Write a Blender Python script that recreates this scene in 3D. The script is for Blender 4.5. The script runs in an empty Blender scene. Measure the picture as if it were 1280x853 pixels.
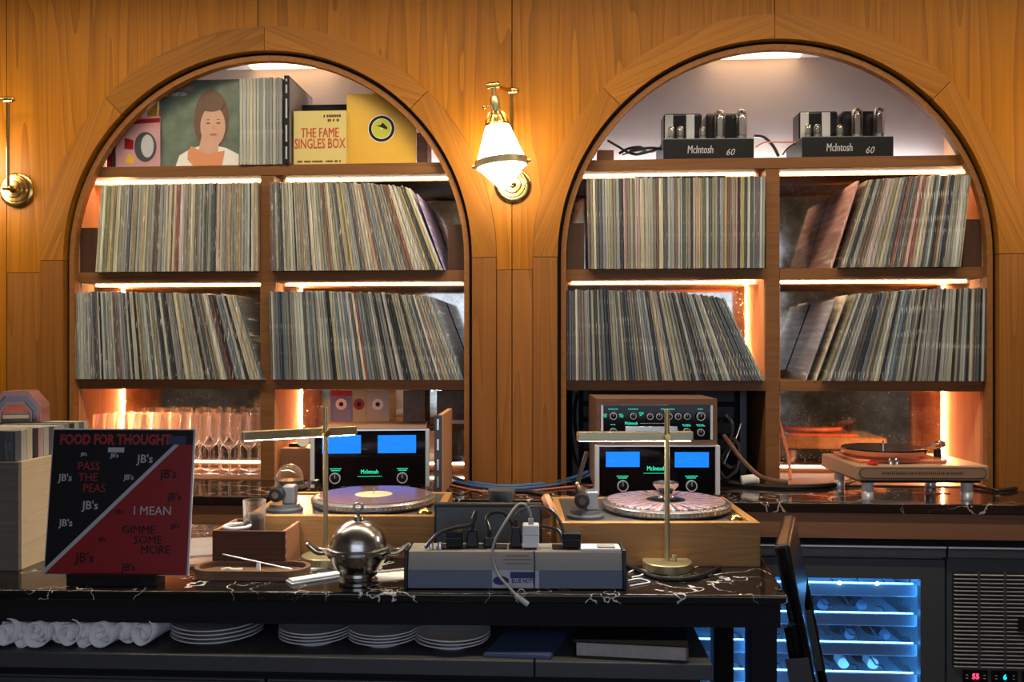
import bpy, bmesh, math, random
from mathutils import Vector, Matrix

RND = random.Random(11)
sc = bpy.context.scene
COL = sc.collection
PI = math.pi
rad = math.radians

# ------------------------------------------------------------------ camera
FPX, YAW, HORIZON = 1100.0, rad(3.8), 437.0
CAM = Vector((0.0, -3.07, 1.42))
cam_d = bpy.data.cameras.new('camera')
cam_d.sensor_width = 36.0
cam_d.lens = FPX / 1280.0 * 36.0
cam_d.shift_y = (HORIZON - 426.5) / 1280.0
cam_d.clip_start = 0.05
cam = bpy.data.objects.new('camera', cam_d)
COL.objects.link(cam)
cam.location = CAM
cam.rotation_euler = (PI / 2, 0, YAW)
sc.camera = cam

# ------------------------------------------------------------------ world and exposure
world = bpy.data.worlds.new('world')
sc.world = world
world.use_nodes = True
world.node_tree.nodes['Background'].inputs[0].default_value = (0.35, 0.45, 0.6, 1)
world.node_tree.nodes['Background'].inputs[1].default_value = 0.06
sc.view_settings.view_transform = 'Standard'
sc.view_settings.look = 'None'
sc.view_settings.gamma = 1.0
sc.view_settings.use_curve_mapping = False
sc.view_settings.exposure = 0.42
sc.cycles.use_denoising = True
sc.cycles.max_bounces = 8
sc.cycles.transparent_max_bounces = 24
sc.cycles.sample_clamp_indirect = 4.0


def light(name, kind, loc, energy, color, aim=None, **kw):
    d = bpy.data.lights.new(name, kind)
    d.energy = energy
    d.color = color
    for k, v in kw.items():
        setattr(d, k, v)
    o = bpy.data.objects.new(name, d)
    COL.objects.link(o)
    o.location = loc
    if aim is not None:
        o.rotation_euler = (Vector(aim) - Vector(loc)).to_track_quat('-Z', 'Y').to_euler()
    return o


# ceiling wall-washers between the table and the shelves
light('ceiling_wall_washer', 'AREA', (-0.25, -0.78, 2.95), 37, (1.0, 0.83, 0.57), (-0.25, -0.42, 0.9),
      shape='RECTANGLE', size=4.6, size_y=0.04, spread=rad(136))
# daylight through the window in the wall behind the photographer
light('window_daylight', 'AREA', (0.3, -5.35, 1.7), 31, (0.62, 0.76, 1.0), (0.2, 0, 1.3),
      shape='RECTANGLE', size=3.6, size_y=1.8)


# added fill light that brightens the rear wall mirrored in the shelves
light('rear_fill_light', 'AREA', (0.2, -4.3, 2.95), 40, (1.0, 0.80, 0.58), (0.2, -5.4, 0.9), shape='RECTANGLE', size=3.0, size_y=0.3)


# ------------------------------------------------------------------ pixel helpers (photograph 1280 x 853)
SN, CS = math.sin(YAW), math.cos(YAW)


def ray(px, py):
    a, b = (px - 640) / FPX, (HORIZON - py) / FPX
    return Vector((a * CS - SN, a * SN + CS, b))


def at(px, py, Y):
    d = ray(px, py)
    return CAM + d * ((Y - CAM.y) / d.y)


def atz(px, py, Z):
    d = ray(px, py)
    return CAM + d * ((Z - CAM.z) / d.z)


# ------------------------------------------------------------------ mesh helpers
def BM():
    return bmesh.new()


def box(bm, x0, x1, y0, y1, z0, z1):
    v = [bm.verts.new(p) for p in ((x0, y0, z0), (x1, y0, z0), (x1, y1, z0), (x0, y1, z0),
                                   (x0, y0, z1), (x1, y0, z1), (x1, y1, z1), (x0, y1, z1))]
    for f in ((0, 1, 2, 3), (4, 7, 6, 5), (0, 4, 5, 1), (1, 5, 6, 2), (2, 6, 7, 3), (3, 7, 4, 0)):
        bm.faces.new([v[i] for i in f])
    return bm


def hexa(bm, pts):
    v = [bm.verts.new(p) for p in pts]
    for f in ((0, 1, 2, 3), (4, 7, 6, 5), (0, 4, 5, 1), (1, 5, 6, 2), (2, 6, 7, 3), (3, 7, 4, 0)):
        bm.faces.new([v[i] for i in f])
    return bm


def prism(bm, poly, a, b, axis='y'):
    """poly of (u,v); extruded along axis between a and b. axis y: (x,z); axis z: (x,y); axis x: (y,z)"""
    def P(u, v, w):
        return {'y': (u, w, v), 'z': (u, v, w), 'x': (w, u, v)}[axis]
    lo = [bm.verts.new(P(u, v, a)) for u, v in poly]
    hi = [bm.verts.new(P(u, v, b)) for u, v in poly]
    bm.faces.new(lo)
    bm.faces.new(list(reversed(hi)))
    n = len(poly)
    for i in range(n):
        j = (i + 1) % n
        bm.faces.new((lo[i], lo[j], hi[j], hi[i]))
    return bm


def frame_of(d):
    d = d.normalized()
    up = Vector((0, 0, 1)) if abs(d.z) < 0.9 else Vector((1, 0, 0))
    x = d.cross(up).normalized()
    return x, x.cross(d).normalized()


def cyl(bm, p0, p1, r0, r1=None, n=16, caps=True):
    r1 = r0 if r1 is None else r1
    p0, p1 = Vector(p0), Vector(p1)
    x, y = frame_of(p1 - p0)
    A, B = [], []
    for i in range(n):
        t = 2 * PI * i / n
        o = x * math.cos(t) + y * math.sin(t)
        A.append(bm.verts.new(p0 + o * r0))
        B.append(bm.verts.new(p1 + o * r1))
    for i in range(n):
        j = (i + 1) % n
        bm.faces.new((A[i], A[j], B[j], B[i]))
    if caps:
        bm.faces.new(list(reversed(A)))
        bm.faces.new(B)
    return bm


def lathe(bm, prof, n=24, c=(0, 0, 0), M=None):
    c = Vector(c)
    rings = []
    for r, z in prof:
        if r < 1e-6:
            rings.append([bm.verts.new((0, 0, z))])
        else:
            rings.append([bm.verts.new((r * math.cos(2 * PI * i / n), r * math.sin(2 * PI * i / n), z)) for i in range(n)])
    vs = [v for g in rings for v in g]
    for a, b in zip(rings, rings[1:]):
        for i in range(n):
            j = (i + 1) % n
            if len(a) == 1 and len(b) == 1:
                continue
            if len(a) == 1:
                bm.faces.new((a[0], b[j], b[i]))
            elif len(b) == 1:
                bm.faces.new((a[i], a[j], b[0]))
            else:
                bm.faces.new((a[i], a[j], b[j], b[i]))
    for v in vs:
        if M is not None:
            v.co = M @ v.co
        v.co += c
    return bm


def ball(bm, c, r, n=14, sz=1.0):
    k = max(5, n // 2)
    lathe(bm, [(r * math.sin(PI * i / k), -r * sz * math.cos(PI * i / k)) for i in range(k + 1)], n, c)
    return bm


def smooth_path(pts, k=6):
    pts = [Vector(p) for p in pts]
    out = []
    n = len(pts)
    for i in range(n - 1):
        p0, p1, p2, p3 = pts[max(i - 1, 0)], pts[i], pts[i + 1], pts[min(i + 2, n - 1)]
        for s in range(k):
            t = s / k
            out.append(0.5 * ((2 * p1) + (p2 - p0) * t + (2 * p0 - 5 * p1 + 4 * p2 - p3) * t * t
                              + (3 * p1 - p0 - 3 * p2 + p3) * t ** 3))
    out.append(pts[-1])
    return out


def tube(bm, pts, r, n=7, k=6, smooth=True):
    pts = smooth_path(pts, k) if smooth else [Vector(p) for p in pts]
    prev = None
    x = None
    for i, p in enumerate(pts):
        d = (pts[min(i + 1, len(pts) - 1)] - pts[max(i - 1, 0)])
        if d.length < 1e-9:
            d = Vector((0, 0, 1))
        d.normalize()
        if x is None:
            x, y = frame_of(d)
        else:
            x = (x - d * x.dot(d)).normalized()
        y = d.cross(x).normalized()
        ring = [bm.verts.new(p + (x * math.cos(2 * PI * q / n) + y * math.sin(2 * PI * q / n)) * r) for q in range(n)]
        if prev:
            for q in range(n):
                w = (q + 1) % n
                bm.faces.new((prev[q], prev[w], ring[w], ring[q]))
        else:
            bm.faces.new(list(reversed(ring)))
        prev = ring
    bm.faces.new(prev)
    return bm


def to_mesh(name, bm, smooth=False, angle=35):
    bmesh.ops.recalc_face_normals(bm, faces=bm.faces[:])
    me = bpy.data.meshes.new(name)
    bm.to_mesh(me)
    bm.free()
    if smooth:
        for p in me.polygons:
            p.use_smooth = True
        me.set_sharp_from_angle(angle=rad(angle))
    return me


def obj(name, bm, m, parent=None, bevel=0.0, smooth=False, loc=None, rot=None, seg=2):
    me = to_mesh(name, bm, smooth or bevel > 0, 40) if isinstance(bm, bmesh.types.BMesh) else bm
    if m is not None and not me.materials:
        me.materials.append(m)
    o = bpy.data.objects.new(name, me)
    COL.objects.link(o)
    if parent is not None:
        o.parent = parent
    if loc is not None:
        o.location = loc
    if rot is not None:
        o.rotation_euler = rot
    if bevel > 0:
        b = o.modifiers.new('bevel', 'BEVEL')
        b.width = bevel
        b.segments = seg
        b.limit_method = 'ANGLE'
        b.angle_limit = rad(40)
        b.harden_normals = True
    return o


def tag(o, label, cat, group=None):
    o['label'] = label
    o['category'] = cat
    if group:
        o['group'] = group
    return o


def thing(name, label, cat, loc=(0, 0, 0), rz=0.0, group=None):
    o = bpy.data.objects.new(name, None)
    o.empty_display_size = 0.05
    COL.objects.link(o)
    o.location = loc
    o.rotation_euler = (0, 0, rz)
    return tag(o, label, cat, group)


def struct(name, bm=None, m=None, **kw):
    if bm is None:
        o = bpy.data.objects.new(name, None)
        COL.objects.link(o)
    else:
        o = obj(name, bm, m, **kw)
    o['kind'] = 'structure'
    return o


def copy_tree(o, parent=None):
    c = o.copy()
    COL.objects.link(c)
    c.parent = parent
    for ch in list(o.children):
        copy_tree(ch, c)
    return c


def lettering(s, size, m, parent, loc, rot=(PI / 2, 0, 0), align='CENTER', sx=1.0, name='lettering', ext=0.0002, bold=0.0, shear=0.0):
    cu = bpy.data.curves.new('txt', 'FONT')
    cu.body = s
    cu.size = size
    cu.align_x = align
    cu.align_y = 'CENTER'
    cu.extrude = ext
    cu.offset = 0.0 if 'M' in s else bold
    cu.shear = shear
    cu.resolution_u = 2
    t = bpy.data.objects.new('txt', cu)
    COL.objects.link(t)
    bpy.context.view_layer.update()
    dg = bpy.context.evaluated_depsgraph_get()
    me = bpy.data.meshes.new_from_object(t.evaluated_get(dg))
    bpy.data.objects.remove(t)
    me.transform(Matrix.Diagonal((sx, 1, 1, 1)))
    if bold and 'M' in s:                 # heavier strokes: the same outline laid twice, a hair apart
        b2 = bmesh.new()
        b2.from_mesh(me)
        g2 = bmesh.ops.duplicate(b2, geom=b2.verts[:] + b2.edges[:] + b2.faces[:])
        bmesh.ops.translate(b2, vec=(bold, 0, 0.00005), verts=[v for v in g2['geom'] if isinstance(v, bmesh.types.BMVert)])
        b2.to_mesh(me)
        b2.free()
    me.materials.clear()
    me.materials.append(m)
    o = bpy.data.objects.new(name, me)
    COL.objects.link(o)
    o.parent = parent
    o.location = loc
    o.rotation_euler = rot
    return o


# ------------------------------------------------------------------ materials
def newmat(name):
    m = bpy.data.materials.new(name)
    m.use_nodes = True
    nt = m.node_tree
    return m, nt, nt.nodes['Principled BSDF'], nt.nodes, nt.links


def rgba(c):
    return (c[0], c[1], c[2], 1)


def mat(name, col, rough=0.5, metal=0.0, var=0.0, vscale=30.0, bump=0.0, emis=None, estr=0.0, coat=0.0, alpha=None):
    m, nt, b, N, L = newmat(name)
    b.inputs['Base Color'].default_value = rgba(col)
    b.inputs['Roughness'].default_value = rough
    b.inputs['Metallic'].default_value = metal
    b.inputs['Coat Weight'].default_value = coat
    if name.startswith('black'):
        b.inputs['Specular IOR Level'].default_value = 0.25
    if emis:
        b.inputs['Emission Color'].default_value = rgba(emis)
        b.inputs['Emission Strength'].default_value = estr
    if var or bump:
        tc = N.new('ShaderNodeTexCoord')
        no = N.new('ShaderNodeTexNoise')
        no.inputs['Scale'].default_value = vscale
        no.inputs['Detail'].default_value = 4
        L.new(tc.outputs['Object'], no.inputs['Vector'])
        if var:
            mx = N.new('ShaderNodeMix')
            mx.data_type = 'RGBA'
            mx.inputs[6].default_value = rgba([c * (1 - var) for c in col])
            mx.inputs[7].default_value = rgba([min(1, c * (1 + var)) for c in col])
            L.new(no.outputs['Fac'], mx.inputs[0])
            L.new(mx.outputs[2], b.inputs['Base Color'])
        if bump:
            bp = N.new('ShaderNodeBump')
            bp.inputs['Strength'].default_value = bump
            bp.inputs['Distance'].default_value = 0.002
            L.new(no.outputs['Fac'], bp.inputs['Height'])
            L.new(bp.outputs['Normal'], b.inputs['Normal'])
    return m


def wood(name, dark, lite, axis='z', rings=7.0, scale=1.0, rough=0.48, coat=0.0):
    m, nt, b, N, L = newmat(name)
    tc = N.new('ShaderNodeTexCoord')
    oi = N.new('ShaderNodeObjectInfo')
    off = N.new('ShaderNodeVectorMath')
    off.operation = 'MULTIPLY_ADD'
    comb = N.new('ShaderNodeCombineXYZ')
    for i in range(3):
        L.new(oi.outputs['Random'], comb.inputs[i])
    L.new(comb.outputs[0], off.inputs[0])
    off.inputs[1].default_value = (13.0, 7.0, 9.0)
    L.new(tc.outputs['Object'], off.inputs[2])
    s = {'z': (8, 8, 0.36), 'x': (0.36, 8, 8), 'y': (8, 0.36, 8)}[axis]
    mp = N.new('ShaderNodeMapping')
    mp.inputs['Scale'].default_value = [v * scale for v in s]
    L.new(off.outputs[0], mp.inputs['Vector'])
    n1 = N.new('ShaderNodeTexNoise')
    n1.inputs['Scale'].default_value = 1.0
    n1.inputs['Detail'].default_value = 1.5
    n1.inputs['Distortion'].default_value = 0.15
    L.new(mp.outputs[0], n1.inputs['Vector'])
    mu = N.new('ShaderNodeMath')
    mu.operation = 'MULTIPLY'
    mu.inputs[1].default_value = rings * 2.3
    L.new(n1.outputs['Fac'], mu.inputs[0])
    fr = N.new('ShaderNodeMath')
    fr.operation = 'FRACT'
    L.new(mu.outputs[0], fr.inputs[0])
    rp = N.new('ShaderNodeValToRGB')
    e = rp.color_ramp.elements
    e[0].position = 0.0
    e[0].color = (0.16, 0.16, 0.16, 1)
    e[1].position = 1.0
    e[1].color = (0.78, 0.78, 0.78, 1)
    e2 = rp.color_ramp.elements.new(0.2)
    e2.color = (0.45, 0.45, 0.45, 1)
    L.new(fr.outputs[0], rp.inputs[0])
    # fine fibres
    mp2 = N.new('ShaderNodeMapping')
    f = {'z': (110, 110, 2), 'x': (2, 110, 110), 'y': (110, 2, 110)}[axis]
    mp2.inputs['Scale'].default_value = f
    L.new(off.outputs[0], mp2.inputs['Vector'])
    n2 = N.new('ShaderNodeTexNoise')
    n2.inputs['Scale'].default_value = 1.0
    n2.inputs['Detail'].default_value = 3
    L.new(mp2.outputs[0], n2.inputs['Vector'])
    mxf = N.new('ShaderNodeMix')
    mxf.inputs[0].default_value = 0.45
    L.new(rp.outputs[0], mxf.inputs[2])
    L.new(n2.outputs['Fac'], mxf.inputs[3])
    mx = N.new('ShaderNodeMix')
    mx.data_type = 'RGBA'
    mx.inputs[6].default_value = rgba(dark)
    mx.inputs[7].default_value = rgba(lite)
    L.new(mxf.outputs[0], mx.inputs[0])
    # piece-to-piece tone
    hs = N.new('ShaderNodeHueSaturation')
    mr = N.new('ShaderNodeMapRange')
    mr.inputs[3].default_value = 0.85
    mr.inputs[4].default_value = 1.15
    L.new(oi.outputs['Random'], mr.inputs[0])
    L.new(mr.outputs[0], hs.inputs['Value'])
    L.new(mx.outputs[2], hs.inputs['Color'])
    L.new(hs.outputs[0], b.inputs['Base Color'])
    b.inputs['Roughness'].default_value = rough
    b.inputs['Coat Weight'].default_value = coat
    b.inputs['Coat Roughness'].default_value = 0.25
    b.inputs['Specular IOR Level'].default_value = 0.18
    bp = N.new('ShaderNodeBump')
    bp.inputs['Strength'].default_value = 0.12
    bp.inputs['Distance'].default_value = 0.001
    L.new(n2.outputs['Fac'], bp.inputs['Height'])
    L.new(bp.outputs['Normal'], b.inputs['Normal'])
    return m


def marble(name, base, vein, scale=3.0, width=0.02, rough=0.07):
    m, nt, b, N, L = newmat(name)
    tc = N.new('ShaderNodeTexCoord')
    no = N.new('ShaderNodeTexNoise')
    no.inputs['Scale'].default_value = scale * 1.3
    no.inputs['Detail'].default_value = 5
    L.new(tc.outputs['Object'], no.inputs['Vector'])
    ad = N.new('ShaderNodeVectorMath')
    ad.operation = 'MULTIPLY_ADD'
    L.new(no.outputs['Color'], ad.inputs[0])
    ad.inputs[1].default_value = (0.55, 0.55, 0.55)
    L.new(tc.outputs['Object'], ad.inputs[2])
    vo = N.new('ShaderNodeTexVoronoi')
    vo.feature = 'DISTANCE_TO_EDGE'
    vo.inputs['Scale'].default_value = scale
    L.new(ad.outputs[0], vo.inputs['Vector'])
    no2 = N.new('ShaderNodeTexNoise')
    no2.inputs['Scale'].default_value = scale * 0.9
    no2.inputs['Detail'].default_value = 2
    L.new(tc.outputs['Object'], no2.inputs['Vector'])
    w = N.new('ShaderNodeMapRange')
    w.inputs[1].default_value = 0.42
    w.inputs[2].default_value = 0.75
    w.inputs[3].default_value = 0.0006
    w.inputs[4].default_value = width * 2.2
    L.new(no2.outputs['Fac'], w.inputs[0])
    dv = N.new('ShaderNodeMath')
    dv.operation = 'DIVIDE'
    L.new(vo.outputs['Distance'], dv.inputs[0])
    L.new(w.outputs[0], dv.inputs[1])
    rp = N.new('ShaderNodeValToRGB')
    rp.color_ramp.elements[0].position = 0.3
    rp.color_ramp.elements[0].color = rgba(vein)
    rp.color_ramp.elements[1].position = 1.0
    rp.color_ramp.elements[1].color = rgba(base)
    L.new(dv.outputs[0], rp.inputs[0])
    L.new(rp.outputs[0], b.inputs['Base Color'])
    b.inputs['Roughness'].default_value = rough
    return m


def clear_glass(name, tint=(1, 1, 1), edge=0.55, rough=0.02, blend=0.35, milk=0.0):
    m = bpy.data.materials.new(name)
    m.use_nodes = True
    nt = m.node_tree
    N, L = nt.nodes, nt.links
    N.clear()
    out = N.new('ShaderNodeOutputMaterial')
    tr = N.new('ShaderNodeBsdfTransparent')
    tr.inputs[0].default_value = rgba(tint)
    gl = N.new('ShaderNodeBsdfGlossy')
    gl.inputs['Roughness'].default_value = rough
    gl.inputs[0].default_value = (1, 1, 1, 1)
    lw = N.new('ShaderNodeLayerWeight')
    lw.inputs[0].default_value = blend
    mr = N.new('ShaderNodeMapRange')
    mr.inputs[3].default_value = 0.04
    mr.inputs[4].default_value = edge
    L.new(lw.outputs['Facing'], mr.inputs[0])
    mx = N.new('ShaderNodeMixShader')
    L.new(mr.outputs[0], mx.inputs[0])
    L.new(tr.outputs[0], mx.inputs[1])
    if milk:
        tl = N.new('ShaderNodeBsdfTranslucent')
        tl.inputs[0].default_value = (1, 1, 1, 1)
        m2 = N.new('ShaderNodeMixShader')
        m2.inputs[0].default_value = milk
        L.new(gl.outputs[0], m2.inputs[1])
        L.new(tl.outputs[0], m2.inputs[2])
        L.new(m2.outputs[0], mx.inputs[2])
    else:
        L.new(gl.outputs[0], mx.inputs[2])
    L.new(mx.outputs[0], out.inputs[0])
    return m


def record_material():
    m, nt, b, N, L = newmat('record_sleeve')
    at_ = N.new('ShaderNodeAttribute')
    at_.attribute_name = 'rc'
    tc = N.new('ShaderNodeTexCoord')
    mp = N.new('ShaderNodeMapping')
    mp.inputs['Scale'].default_value = (230, 6, 22)
    L.new(tc.outputs['Object'], mp.inputs['Vector'])
    no = N.new('ShaderNodeTexNoise')
    no.inputs['Scale'].default_value = 1.0
    no.inputs['Detail'].default_value = 2
    L.new(mp.outputs[0], no.inputs['Vector'])
    rp = N.new('ShaderNodeValToRGB')
    rp.color_ramp.elements[0].position = 0.60
    rp.color_ramp.elements[0].color = (0, 0, 0, 1)
    rp.color_ramp.elements[1].position = 0.72
    rp.color_ramp.elements[1].color = (0.75, 0.75, 0.75, 1)
    L.new(no.outputs['Fac'], rp.inputs[0])
    mx = N.new('ShaderNodeMix')
    mx.data_type = 'RGBA'
    L.new(rp.outputs[0], mx.inputs[0])
    L.new(at_.outputs['Color'], mx.inputs[6])
    mx.inputs[7].default_value = (0.75, 0.72, 0.62, 1)  # pale flecks: spine print plus painted glare on plastic sleeves
    mp3 = N.new('ShaderNodeMapping')
    mp3.inputs['Scale'].default_value = (200, 4, 5)
    L.new(tc.outputs['Object'], mp3.inputs['Vector'])
    n3 = N.new('ShaderNodeTexNoise')
    n3.inputs['Scale'].default_value = 1.0
    n3.inputs['Detail'].default_value = 3
    L.new(mp3.outputs[0], n3.inputs['Vector'])
    m3 = N.new('ShaderNodeMapRange')
    m3.inputs[1].default_value = 0.3
    m3.inputs[2].default_value = 0.7
    m3.inputs[3].default_value = 0.6
    m3.inputs[4].default_value = 1.3
    L.new(n3.outputs['Fac'], m3.inputs[0])
    hs = N.new('ShaderNodeHueSaturation')
    L.new(m3.outputs[0], hs.inputs['Value'])
    L.new(mx.outputs[2], hs.inputs['Color'])
    L.new(hs.outputs[0], b.inputs['Base Color'])
    b.inputs['Roughness'].default_value = 0.45
    b.inputs['Coat Weight'].default_value = 0.12
    b.inputs['Coat Roughness'].default_value = 0.2
    return m


def antique_mirror():
    m, nt, b, N, L = newmat('antique_mirror')
    tc = N.new('ShaderNodeTexCoord')
    n1 = N.new('ShaderNodeTexNoise')
    n1.inputs['Scale'].default_value = 9
    n1.inputs['Detail'].default_value = 7
    n1.inputs['Roughness'].default_value = 0.7
    L.new(tc.outputs['Object'], n1.inputs['Vector'])
    rp = N.new('ShaderNodeValToRGB')
    rp.color_ramp.elements[0].position = 0.35
    rp.color_ramp.elements[0].color = (0.30, 0.28, 0.24, 1)
    rp.color_ramp.elements[1].position = 0.72
    rp.color_ramp.elements[1].color = (0.75, 0.72, 0.64, 1)
    L.new(n1.outputs['Fac'], rp.inputs[0])
    vo = N.new('ShaderNodeTexVoronoi')
    vo.inputs['Scale'].default_value = 95
    L.new(tc.outputs['Object'], vo.inputs['Vector'])
    r2 = N.new('ShaderNodeValToRGB')
    r2.color_ramp.elements[0].position = 0.10
    r2.color_ramp.elements[0].color = (1, 1, 1, 1)
    r2.color_ramp.elements[1].position = 0.22
    r2.color_ramp.elements[1].color = (0, 0, 0, 1)
    L.new(vo.outputs['Distance'], r2.inputs[0])
    r3 = N.new('ShaderNodeMapRange')
    r3.inputs[1].default_value = 0.40
    r3.inputs[2].default_value = 0.62
    L.new(n1.outputs['Fac'], r3.inputs[0])
    mu = N.new('ShaderNodeMath')
    mu.operation = 'MULTIPLY'
    L.new(r2.outputs[0], mu.inputs[0])
    L.new(r3.outputs[0], mu.inputs[1])
    mx = N.new('ShaderNodeMix')
    mx.data_type = 'RGBA'
    L.new(mu.outputs[0], mx.inputs[0])
    L.new(rp.outputs[0], mx.inputs[6])
    mx.inputs[7].default_value = (0.75, 0.72, 0.62, 1)
    L.new(mx.outputs[2], b.inputs['Base Color'])
    sb = N.new('ShaderNodeMath')
    sb.operation = 'SUBTRACT'
    sb.inputs[0].default_value = 1.0
    L.new(mu.outputs[0], sb.inputs[1])
    L.new(sb.outputs[0], b.inputs['Metallic'])
    rr = N.new('ShaderNodeMapRange')
    rr.inputs[3].default_value = 0.0
    rr.inputs[4].default_value = 0.14
    L.new(n1.outputs['Fac'], rr.inputs[0])
    L.new(rr.outputs[0], b.inputs['Roughness'])
    return m


WD, WL = (0.11, 0.034, 0.001), (0.43, 0.155, 0.006)
M = {}
M['panel'] = wood('walnut_veneer', WD, WL, 'z', 6, 0.9)
M['band'] = wood('walnut_band', (0.14, 0.046, 0.003), (0.40, 0.155, 0.015), 'x', 6, 1.0)
M['jamb'] = wood('walnut_jamb', (0.13, 0.045, 0.007), (0.31, 0.12, 0.022), 'z', 6, 1.2)
M['liner'] = wood('walnut_liner', (0.16, 0.062, 0.016), (0.30, 0.125, 0.034), 'y', 4, 1.0, rough=0.65, coat=0.0)
M['shelf'] = wood('walnut_shelf', (0.12, 0.050, 0.016), (0.25, 0.11, 0.038), 'x', 5, 1.2)
M['side'] = wood('oak_side', (0.42, 0.19, 0.09), (0.62, 0.32, 0.17), 'z', 3, 1.2, rough=0.7, coat=0.0)
M['block'] = wood('dark_block', (0.04, 0.02, 0.012), (0.09, 0.045, 0.025), 'z', 5, 2)
M['fascia'] = wood('walnut_fascia', (0.14, 0.06, 0.03), (0.28, 0.13, 0.07), 'x', 5, 1.0)
M['oakbox'] = wood('oak_plinth', (0.22, 0.10, 0.032), (0.50, 0.27, 0.10), 'x', 8, 1.8)
M['walnutbox'] = wood('walnut_box', (0.045, 0.018, 0.010), (0.12, 0.05, 0.028), 'x', 6, 3)
M['walnutside'] = wood('walnut_box_side', (0.20, 0.085, 0.045), (0.36, 0.17, 0.09), 'y', 6, 3)
M['pine'] = wood('pale_crate', (0.50, 0.38, 0.24), (0.68, 0.54, 0.36), 'y', 7, 2.0)
M['case'] = wood('preamp_case', (0.10, 0.05, 0.032), (0.22, 0.12, 0.08), 'x', 5, 2)
M['traywood'] = wood('tray_wood', (0.09, 0.045, 0.025), (0.22, 0.12, 0.07), 'x', 5, 2)
M['slab'] = wood('slab_wood', (0.22, 0.13, 0.08), (0.36, 0.23, 0.15), 'x', 5, 2)
M['gap'] = mat('dark_gap', (0.012, 0.008, 0.006), 0.9)
M['plaster'] = mat('plaster', (0.56, 0.47, 0.43), 0.85, var=0.10, vscale=5, bump=0.25)
M['mirror'] = antique_mirror()
M['rec'] = record_material()
M['led_warm'] = mat('led_warm', (1, 0.8, 0.6), 0.5, emis=(1.0, 0.41, 0.14), estr=1200)
M['led_white'] = mat('led_white', (1, 1, 0.9), 0.5, emis=(1.0, 0.78, 0.52), estr=22)
M['led_cool'] = mat('led_cool', (1, 1, 1), 0.5, emis=(1.0, 0.80, 0.66), estr=14)
M['led_crown'] = mat('led_crown', (1, 0.9, 0.7), 0.5, emis=(1.0, 0.66, 0.36), estr=2.6)
M['led_top'] = mat('led_top', (1, 1, 1), 0.5, emis=(0.86, 0.92, 1.0), estr=55)
M['marble'] = marble('black_marble', (0.010, 0.008, 0.008), (0.70, 0.68, 0.66), 5.5, 0.022)
M['marble_b'] = marble('counter_marble', (0.018, 0.010, 0.008), (0.50, 0.40, 0.34), 3.2, 0.014)
M['black'] = mat('black_satin', (0.008, 0.008, 0.009), 0.4)
M['blackmatte'] = mat('black_matte', (0.007, 0.007, 0.008), 0.8)
M['blackgloss'] = mat('black_gloss', (0.004, 0.004, 0.005), 0.06)
M['chassis'] = mat('warm_lit_chassis', (0.55, 0.42, 0.34), 0.35, 0.6)  # copper tint paints the warm strip light reflected in bare steel
M['rail'] = mat('satin_rail', (0.62, 0.63, 0.66), 0.35, 0.15)
M['slatgrey'] = mat('slat_grey', (0.42, 0.425, 0.43), 0.4, 0.2)
M['rubber'] = mat('cable_rubber', (0.012, 0.012, 0.013), 0.35)
M['graphite'] = mat('graphite_steel', (0.05, 0.054, 0.06), 0.45, 0.15, var=0.15, vscale=40)
M['steel'] = mat('brushed_steel', (0.5, 0.5, 0.5), 0.28, 1.0)
M['chrome'] = mat('chrome', (0.75, 0.75, 0.76), 0.08, 1.0)
M['alu'] = mat('aluminium', (0.72, 0.73, 0.75), 0.28, 0.9)
M['brass'] = mat('brass', (0.62, 0.42, 0.13), 0.22, 1.0, var=0.12, vscale=60)
M['brass_dull'] = mat('brass_dull', (0.46, 0.39, 0.22), 0.34, 0.75)
M['silver'] = mat('worn_silver', (0.42, 0.41, 0.39), 0.22, 1.0, var=0.35, vscale=35, bump=0.15)
M['opal'] = mat('opal_glass', (0.95, 0.95, 0.95), 0.3, emis=(1.0, 0.86, 0.70), estr=24)
M['white'] = mat('white_plastic', (0.78, 0.78, 0.78), 0.4)
M['offwhite'] = mat('off_white_print', (0.72, 0.70, 0.66), 0.6)
M['linen'] = mat('white_linen', (0.72, 0.73, 0.75), 0.9, var=0.1, vscale=60, bump=0.4)
M['plate'] = mat('glazed_plate', (0.55, 0.56, 0.58), 0.18)
M['glass'] = clear_glass('wine_glass', (1, 0.98, 0.97), 0.95, 0.03, 0.5, 0.42)
M['pane'] = clear_glass('pane_glass', (0.93, 0.96, 1.0), 0.25, 0.01, 0.2)
M['bulb'] = clear_glass('tube_glass', (0.95, 0.93, 0.9), 0.75, 0.03, 0.4)
M['acrylic'] = mat('amber_acrylic', (0.75, 0.22, 0.10), 0.1, coat=0.5)
M['red'] = mat('red_print', (0.24, 0.008, 0.011), 0.35)
M['redtext'] = mat('dark_red_print', (0.30, 0.02, 0.02), 0.4)
M['blackprint'] = mat('black_print', (0.007, 0.008, 0.011), 0.4)
M['greyprint'] = mat('grey_print', (0.42, 0.43, 0.45), 0.5)
M['blueprint'] = mat('navy_print', (0.012, 0.016, 0.12), 0.4)
M['meter'] = mat('blue_meter', (0.0, 0.03, 0.2), 0.6, emis=(0.0, 0.19, 1.0), estr=0.95)
M['meterline'] = mat('meter_scale', (0.0, 0.03, 0.3), 0.3, emis=(0.0, 0.10, 0.62), estr=0.9)
M['green'] = mat('green_glow', (0.0, 0.4, 0.25), 0.4, emis=(0.02, 0.62, 0.36), estr=0.9)
M['vinyl'] = mat('vinyl', (0.012, 0.011, 0.012), 0.18)
M['cool_led'] = mat('cooler_led', (0.4, 0.7, 1.0), 0.4, emis=(0.08, 0.42, 1.0), estr=24)
M['cool_bulb'] = mat('cooler_bulb', (0.6, 0.9, 1.0), 0.4, emis=(0.35, 0.80, 1.0), estr=40)
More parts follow.
